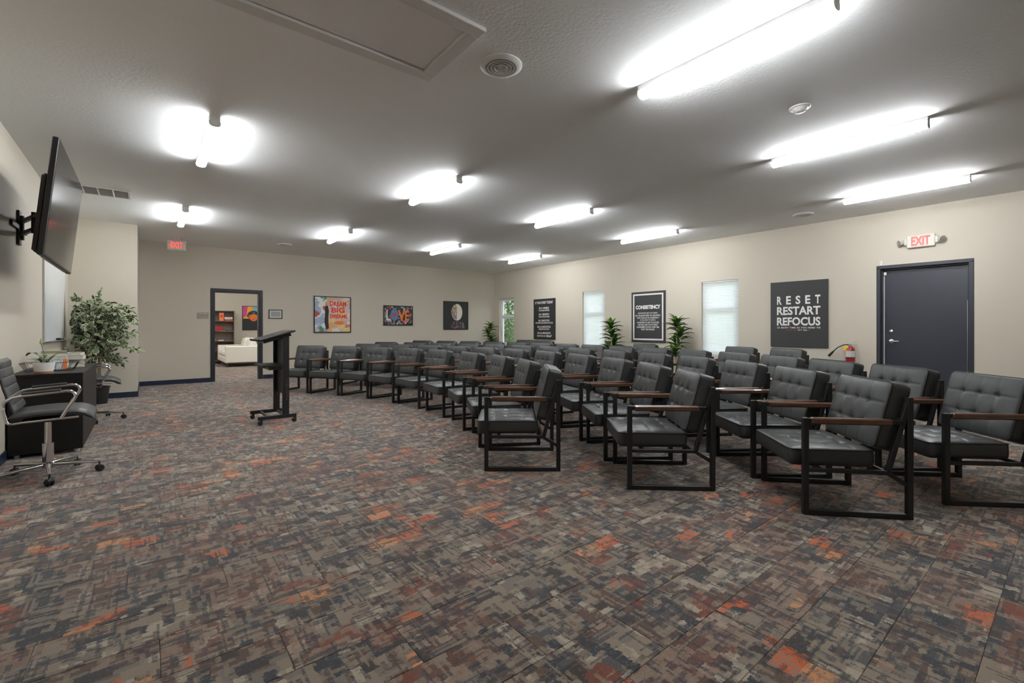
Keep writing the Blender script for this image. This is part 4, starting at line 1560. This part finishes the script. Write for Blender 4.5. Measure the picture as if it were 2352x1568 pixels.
padded(seat_curve(), 0.05, 0, 0.0, 0.49).build('seat', 'leather', oc, smooth=60)
bp = [(-0.252, 0.965), (-0.236, 0.86), (-0.210, 0.74), (-0.182, 0.64), (-0.158, 0.555)]
padded(bp, 0.034, 6, 0.007, 0.475).build('backrest', 'leather', oc, smooth=60)
for s in (-1, 1):
    y = s * 0.268

    def arc(c0, r, a0, a1, n=6):
        return [(c0[0] + r * math.cos(a0 + (a1 - a0) * k / n), y, c0[1] + r * math.sin(a0 + (a1 - a0) * k / n)) for k in range(n + 1)]
    path = [(0.195, y, 0.502), (0.06, y, 0.498), (-0.12, y, 0.492)] + arc((-0.165, 0.517), 0.03, -R90, -PI, 5)[:5] + [(-0.212, y, 0.60)]
    MB().tube(path, 0.009, 10).build('side_rail', 'chrome', oc, smooth=60)
    path = [(0.09, y, 0.496), (0.13, y, 0.575), (0.165, y, 0.635)] + [(0.176, y, 0.662), (0.170, y, 0.690), (0.150, y, 0.706), (0.12, y, 0.710), (0.0, y, 0.702), (-0.11, y, 0.693), (-0.165, y, 0.683), (-0.203, y, 0.658), (-0.214, y, 0.630)]
    MB().tube(path, 0.0115, 12).build('arm_tube', 'chrome', oc, smooth=60)
    MB().bar((-0.12, y, 0.710), (0.095, y, 0.724), 0.034, 0.016, b=0.006).build('arm_pad', 'leather', oc)
    MB().bar((-0.212, y * 0.86, 0.62), (-0.212, y, 0.62), 0.014, 0.014).build('arm_bolt', 'chrome', oc)
MB().bar((-0.10, -0.262, 0.492), (-0.10, 0.262, 0.492), 0.022, 0.012).build('seat_bracket', 'black_metal', oc)
MB().bar((0.10, -0.262, 0.494), (0.10, 0.262, 0.494), 0.022, 0.012).build('seat_bracket', 'black_metal', oc)
kids = kid_map()
o2 = copy_tree(oc, kids)
oc.rotation_euler = (0, 0, math.radians(2))
o2.location = (-0.55, 8.05, 0)
o2.rotation_euler = (0, 0, math.radians(3))
o2['label'] = 'black office chair half hidden beyond the credenza, beside the ficus'
for o in (oc, o2):
    o['group'] = 'office chairs'

# ficus
t = thing('potted_ficus', 'variegated artificial ficus tree in a dark pot in the left corner', 'plant', (-0.60, 9.84, 0))
MB().lathe([(0.0, 0.0), (0.115, 0.0), (0.14, 0.24), (0.15, 0.25), (0.15, 0.27), (0.128, 0.27), (0.124, 0.225), (0.0, 0.225)], 28).build('pot', 'black_plastic', t, smooth=35)
MB().lathe([(0.0, 0.23), (0.124, 0.226)], 20).build('soil', 'soil', t)
rnd = random.Random(11)
stems = []
for k in range(3):
    a = 2 * PI * k / 3
    pts = [(0.03 * math.cos(a), 0.03 * math.sin(a), 0.22), (0.035 * math.cos(a + 1), 0.03 * math.sin(a + 1) - 0.02, 0.6), (0.05 * math.cos(a + 2), 0.05 * math.sin(a + 2) - 0.05, 1.05), (0.07 * math.cos(a + 2.5), 0.07 * math.sin(a + 2.5) - 0.08, 1.5)]
    MB().tube(pts, [0.014, 0.013, 0.010, 0.005], 8).build('stem', 'bark', t, smooth=60)
fol = MB()
tw = MB()


def leaf6(p, d, n, L, W):
    """pointed leaf with a pale margin"""
    d = d.normalized()
    s = d.cross(n).normalized()
    n = s.cross(d)
    out = [(0, 0), (0.25, 0.42), (0.55, 0.5), (0.82, 0.28), (1.0, 0), (0.82, -0.28), (0.55, -0.5), (0.25, -0.42)]
    inn = [(0.06, 0), (0.27, 0.31), (0.55, 0.38), (0.79, 0.20), (0.92, 0), (0.79, -0.20), (0.55, -0.38), (0.27, -0.31)]

    def at(a, b):
        return p + d * (a * L) + s * (b * W) + n * (0.12 * L * math.sin(PI * a) - 0.25 * abs(b) * W)
    vo = [at(*q) for q in out]
    vi = [at(*q) for q in inn]
    fol.cur = 0
    fol.add(vi, [tuple(range(8))])
    fol.cur = 1
    fol.add(vo + vi, [(k, (k + 1) % 8, 8 + (k + 1) % 8, 8 + k) for k in range(8)])


# branches: (root height, direction, length)
branches = []
for k in range(120):
    z0 = rnd.uniform(0.72, 1.52)
    a = rnd.uniform(-PI, PI)
    L = rnd.uniform(0.20, 0.55) * (1.0 - 0.30 * abs(z0 - 1.15) / 0.4)
    el = rnd.uniform(-0.35, 0.95) + (z0 - 1.1) * 0.4
    branches.append((z0, a, L, el))
branches += [(1.30, PI * 0.98, 0.50, 0.42), (1.15, PI * 1.0, 0.46, 0.15), (1.05, -0.75, 0.62, -0.22), (1.0, -0.55, 0.58, -0.12), (1.30, -0.6, 0.52, 0.1), (1.45, 0.4, 0.05, 1.3), (1.55, 1.0, 0.34, 1.45), (1.48, -0.5, 0.40, 0.35), (1.35, 2.7, 0.42, 0.6), (0.85, -0.8, 0.45, -0.2)]
for z0, a, L, el in branches:
    p0 = Vector((0.03 * math.cos(a), -0.06 + 0.03 * math.sin(a), z0))
    dr = Vector((math.cos(a) * math.cos(el), math.sin(a) * math.cos(el), math.sin(el)))
    N = max(4, int(L / 0.036))
    pts = []
    for i in range(N + 1):
        u = i / N
        pts.append(p0 + dr * (L * u) + Vector((0, 0, -0.12 * L * u * u)))
    pts = [Vector((max(p.x, -0.29), min(p.y, 0.46), p.z)) for p in pts]
    tw.tube(pts, [0.004 * (1 - 0.7 * i / N) for i in range(N + 1)], 5)
    for i in range(1, N + 1):
        for s in (-1, 1) if i < N else (0,):
            tn = (pts[i] - pts[i - 1]).normalized()
            sd = tn.cross(Vector((0, 0, 1)))
            d_ = tn * rnd.uniform(0.2, 0.9) + sd * s * rnd.uniform(0.3, 1.0) + Vector((rnd.uniform(-.6, .6), rnd.uniform(-.6, .6), rnd.uniform(-1.1, 0.5)))
            nn = Vector((rnd.uniform(-.8, .8), rnd.uniform(-1.2, .4), rnd.uniform(0.1, 1.0)))
            q = pts[i]
            Lf = rnd.uniform(0.066, 0.098)
            if q.x + d_.normalized().x * Lf < -0.31 or q.y + d_.normalized().y * Lf > 0.52:
                continue
            leaf6(q, d_, nn, Lf, Lf * 0.56)
tw.build('twigs', 'bark', t, smooth=60)
tag(fol.build('foliage', ['leaf_ficus', 'leaf_cream'], t), 'green leaves with cream margins', kind='stuff')

# ================================================================== RIGHT WALL SIDE
# dracaenas
dl = [leaf_mesh('leaf', 0.30, 0.085, (1.30, 0.45), 0.0, 'leaf_light', 8, 0.5), leaf_mesh('leaf', 0.34, 0.085, (1.05, -0.15), 0.0, 'leaf_dark', 8, 0.5),
      leaf_mesh('leaf', 0.34, 0.080, (0.70, -0.45), 0.0, 'leaf_dark', 8, 0.5), leaf_mesh('leaf', 0.32, 0.078, (0.35, -0.65), 0.0, 'leaf_dark', 8, 0.5)]
for k, (x, y, hs, sc, lb) in enumerate(((8.50, 11.72, (1.24, 1.04, 0.86, 0.70), 0.92, 'green dracaena in the far corner beside the clear window'),
                                        (8.66, 7.02, (1.24, 1.04, 0.86, 0.70), 1.0, 'green dracaena between the second window and the CONSISTENCY poster'),
                                        (8.66, 5.30, (1.28, 1.08, 0.88, 0.70), 1.0, 'green dracaena between the CONSISTENCY poster and the third window'))):
    t = thing('potted_dracaena', lb, 'plant', (x, y, 0), (0, 0, k * 1.3), 'dracaenas along the window wall')
    MB().lathe([(0.0, 0.0), (0.11, 0.0), (0.14, 0.28), (0.145, 0.30), (0.125, 0.30), (0.12, 0.26), (0.0, 0.26)], 26).build('pot', 'ceramic', t, smooth=35)
    MB().lathe([(0.0, 0.265), (0.12, 0.262)], 20).build('soil', 'soil', t)
    for c, hgt in enumerate(hs):
        a0 = 2 * PI * c / 3 + 0.4
        r0 = 0.045 if c else 0.01
        px, py = r0 * math.cos(a0), r0 * math.sin(a0)
        MB().tube([(px, py, 0.25), (px * 1.3, py * 1.3, hgt * 0.6), (px * 1.5, py * 1.5, hgt)], [0.016, 0.014, 0.012], 10).build('cane', 'cane', t, smooth=60)
        nl = 24
        for i in range(nl):
            v = i / nl
            a = i * 2.399 + c
            m = dl[0] if v < 0.25 else dl[1] if v < 0.5 else dl[2] if v < 0.78 else dl[3]
            o = link('leaf', m, t, (px * 1.5, py * 1.5, hgt - 0.10 * v), (0, 0, a))
            s = sc * rnd.uniform(0.78, 1.05)
            o.scale = (s, s, s)

# fire extinguisher
t = thing('fire_extinguisher', 'red fire extinguisher with black hose hanging by the exit door', 'extinguisher', (XR - 0.085, 2.37, 0.50))
MB().lathe([(0.0, 0.0), (0.052, 0.0), (0.062, 0.012), (0.063, 0.02), (0.063, 0.33), (0.055, 0.375), (0.030, 0.405), (0.022, 0.410), (0.0, 0.410)], 28).build('cylinder', 'extinguisher_red', t, smooth=45)
MB().lathe([(0.0636, 0.235), (0.0636, 0.335)], 28).build('label_band', 'paper', t, smooth=60)
sp = MB()
for i in range(5):
    for j in range(4):
        a = PI + (-0.9 + 0.42 * i)
        sp.cbox((0.0640 * math.cos(a), 0.0640 * math.sin(a), 0.25 + 0.023 * j), (0.001, 0.012, 0.007), 0.0003, Matrix.Rotation(a, 3, 'Z'))
sp.build('label_print', 'print_grey', t)
MB().lathe([(0.020, 0.40), (0.022, 0.42), (0.018, 0.45), (0.0, 0.452)], 16).build('valve', 'brushed_steel', t, smooth=40)
MB().bar((0, 0.03, 0.452), (0, -0.085, 0.485), 0.022, 0.005).build('squeeze_lever', 'brushed_steel', t)
MB().bar((0, 0.01, 0.436), (0, -0.085, 0.432), 0.022, 0.005).build('carry_handle', 'brushed_steel', t)
MB().lathe([(0.0, 0.006), (0.016, 0.006), (0.016, 0.0)], 16, (-0.020, 0, 0.43), Matrix.Rotation(-R90, 3, 'Y')).build('gauge', 'brushed_steel', t)
MB().tube([(0, 0.02, 0.435), (0, 0.09, 0.43), (-0.01, 0.17, 0.385), (-0.01, 0.235, 0.315)], 0.0085, 10).build('hose', 'rubber', t, smooth=60)
MB().tube([(-0.01, 0.225, 0.325), (-0.01, 0.245, 0.302), (-0.01, 0.30, 0.238)], [0.010, 0.016, 0.022], 12).build('nozzle', 'rubber', t, smooth=40)
MB().cbox((-0.035, 0.055, 0.375), (0.003, 0.055, 0.085), 0.0008, Matrix.Rotation(0.35, 3, 'X')).build('inspection_tag', 'tag_yellow', t)
MB().cbox((0.074, 0, 0.30), (0.02, 0.05, 0.16), 0.003).build('wall_bracket', 'black_metal', t)
MB().tube([(0.07 * math.cos(2 * PI * k / 24), 0.066 * math.sin(2 * PI * k / 24), 0.225) for k in range(24)], 0.0035, 6, True).build('strap', 'black_metal', t)

t = thing('door_sensor', 'tiny white contact sensor on the wall above the blue door corner', 'sensor', (XR, 1.985, 2.225), RIGHT)
MB().cbox((0, 0, 0.010), (0.030, 0.068, 0.020), 0.004).build('case', 'white_plastic', t)
MB().cbox((0, 0.0, 0.0205), (0.006, 0.02, 0.001), 0.0003).build('indicator', 'vent_grey', t)

# pleated blinds
for n, lb in ((1, 'white pleated blind closed over the second window, by the dracaena'), (2, 'white pleated blind closed over the third window, by the RESET poster')):
    a, b = WIN[n]
    t = thing('pleated_blind', lb, 'blind', (XR + 0.035, (a + b) / 2, WZ0), (0, 0, 0), 'pleated window blinds')
    hw, hh = (b - a) / 2 - 0.006, WZ1 - WZ0
    MB().cbox((0, 0, hh - 0.014), (0.036, 2 * hw, 0.026), 0.003).build('head_rail', 'white_plastic', t)
    MB().cbox((0, 0, 0.020), (0.032, 2 * hw, 0.018), 0.003).build('bottom_rail', 'white_plastic', t)
    pl = MB()
    N = 62
    z0, z1 = 0.028, hh - 0.026
    vs_ = []
    for k in range(2 * N + 1):
        xx = -0.004 if k % 2 else 0.002
        z = z0 + (z1 - z0) * k / (2 * N)
        vs_ += [(xx, -hw, z), (xx, hw, z)]
    pl.add(vs_, [(2 * k, 2 * k + 1, 2 * k + 3, 2 * k + 2) for k in range(2 * N)])
    pl.build('pleated_fabric', 'blind_fabric', t)

# ================================================================== ROOM BEYOND THE DOORWAY
# sofa: near arm faces the doorway, seat opens to the left
t = thing('sofa', 'cream upholstered sofa with dark plinth beyond the doorway', 'sofa', (2.42, 17.45, 0))
SX, SY = 0.52, 0.98
MB().cbox((0, 0, 0.110), (2 * SX, 2 * SY, 0.035), 0.004).build('plinth', 'dark_wood', t)
for sx in (-1, 1):
    for sy in (-1, 1):
        MB().cbox((sx * (SX - 0.05), sy * (SY - 0.05), 0.046), (0.06, 0.06, 0.092), 0.004).build('leg', 'dark_wood', t)
MB().cbox((0, 0, 0.215), (2 * SX - 0.01, 2 * SY - 0.24, 0.17), 0.02).build('seat_base', 'sofa_fabric', t)
for sy in (-1, 1):
    MB().cbox((0, sy * (SY - 0.06), 0.385), (2 * SX, 0.12, 0.51), 0.018).build('arm', 'sofa_fabric', t)
MB().cbox((SX - 0.09, 0, 0.40), (0.18, 2 * SY - 0.24, 0.54), 0.02).build('back', 'sofa_fabric', t)
for sy in (-1, 1):
    mb, ep = dimpled(0.78, 0.82, 0.13, [], 0.035, 0.06, 0.02, 22, 22)
    mb.build('seat_cushion', 'sofa_fabric', t, (-0.09, sy * 0.425, 0.30), smooth=70)
    mb, ep = dimpled(0.80, 0.46, 0.14, [], 0.07, 0.10, 0.03, 22, 18)
    mb.build('back_cushion', 'sofa_fabric', t, (SX - 0.18, sy * 0.425, 0.62), (R90 - 0.2, 0, -R90), smooth=70)

# bookcase with games
BX0, BX1, BY = 1.56, 2.42, 18.56
t = thing('bookcase', 'brown wooden bookcase with games on its shelves beyond the doorway', 'bookcase', ((BX0 + BX1) / 2, BY, 0))
bw = BX1 - BX0
BD = 0.32
for s in (-1, 1):
    MB().cbox((s * (bw / 2 - 0.011), BD / 2, 0.905), (0.022, BD, 1.81), 0.002).build('side_panel', 'shelf_wood', t)
MB().cbox((0, BD - 0.005, 0.905), (bw - 0.044, 0.008, 1.79), 0.001).build('back_panel', 'shelf_wood', t)
SHZ = [0.06, 0.41, 0.755, 1.10, 1.455, 1.80]
for z in SHZ:
    MB().cbox((0, BD / 2 - 0.003, z), (bw - 0.044, BD - 0.012, 0.020), 0.002).build('shelf', 'shelf_wood', t)


def gamebox(x, z, w, h, dpt, m, lb, cat='box', strip=None):
    b = thing('game_box', lb, cat, (x, BY + 0.14, z + 0.0102), (0, 0, rnd.uniform(-0.03, 0.03)), 'games in the bookcase')
    MB().cbox((0, 0, h / 2), (w, dpt, h), 0.003).build('carton', m, b)
    MB().box((0, -dpt / 2 - 0.0006, h * 0.55), (w * 0.6, 0.001, h * 0.3)).build('printed_panel', strip or 'box_white', b)


gamebox(2.04, SHZ[4], 0.135, 0.28, 0.12, 'box_orange', 'upright orange game box on the top bookcase shelf', strip='paint_red')
gamebox(2.245, SHZ[4], 0.25, 0.055, 0.20, 'box_red', 'flat red game box under the white one on the top shelf', strip='paint_orange')
gamebox(2.245, SHZ[4] + 0.0555, 0.24, 0.070, 0.19, 'box_white', 'flat white game box on top of the red one', strip='book_blue')
gamebox(1.86, SHZ[3], 0.42, 0.17, 0.22, 'box_red', 'wide red game box on the middle bookcase shelf', strip='box_red')
gamebox(2.27, SHZ[3], 0.17, 0.045, 0.14, 'black_plastic', 'small black game box on the middle bookcase shelf', strip='print_grey')
gamebox(1.80, SHZ[2], 0.12, 0.10, 0.10, 'box_white', 'small white box at the left of the lower shelf', strip='book_blue')
gamebox(2.02, SHZ[2], 0.16, 0.035, 0.12, 'box_white', 'thin white box lying on the lower bookcase shelf', strip='paper_print')

# ================================================================== OUTDOORS
mb = MB()
mb.box((24.2, 10.0, -0.25), (30.0, 60.0, 0.2))
tag(mb.build('lawn', 'grass'), 'grass lawn outside the clear window', 'lawn', kind='structure')
rnd = random.Random(21)
for k, (x, y, r, h, lb) in enumerate(((12.3, 16.2, 1.5, 4.8, 'leafy green tree right outside the clear window'), (15.4, 19.6, 2.2, 6.0, 'taller leafy green tree behind the first outside the window'))):
    t = thing('garden_tree', lb, 'tree', (x, y, -0.15), (0, 0, 0), 'trees outside the window')
    MB().tube([(0, 0, 0), (0.05, 0.02, 1.2), (0.0, -0.05, h * 0.75)], [0.14, 0.11, 0.04], 10).build('trunk', 'bark', t, smooth=60)
    fo = MB()
    for i in range(5200):
        a, b = rnd.uniform(0, 2 * PI), math.acos(rnd.uniform(-1, 1))
        q = r * rnd.uniform(0.45, 1.0)
        p = Vector((q * math.sin(b) * math.cos(a), q * math.sin(b) * math.sin(a), 0.5 * h + 0.5 * h * 0.97 * math.cos(b) * rnd.uniform(0.6, 1.0)))
        d_ = Vector((rnd.uniform(-1, 1), rnd.uniform(-1, 1), rnd.uniform(-1, 0.4))).normalized()
        s = d_.cross(Vector((rnd.uniform(-1, 1), rnd.uniform(-1, 1), 1))).normalized()
        L, W = rnd.uniform(0.10, 0.17), rnd.uniform(0.035, 0.06)
        fo.cur = 1 if rnd.random() < 0.35 else 0
        fo.add([p, p + d_ * L * 0.5 + s * W, p + d_ * L, p + d_ * L * 0.5 - s * W], [(0, 1, 2, 3)])
    tag(fo.build('crown', ['leaf_out', 'leaf_out_light'], t), kind='stuff')
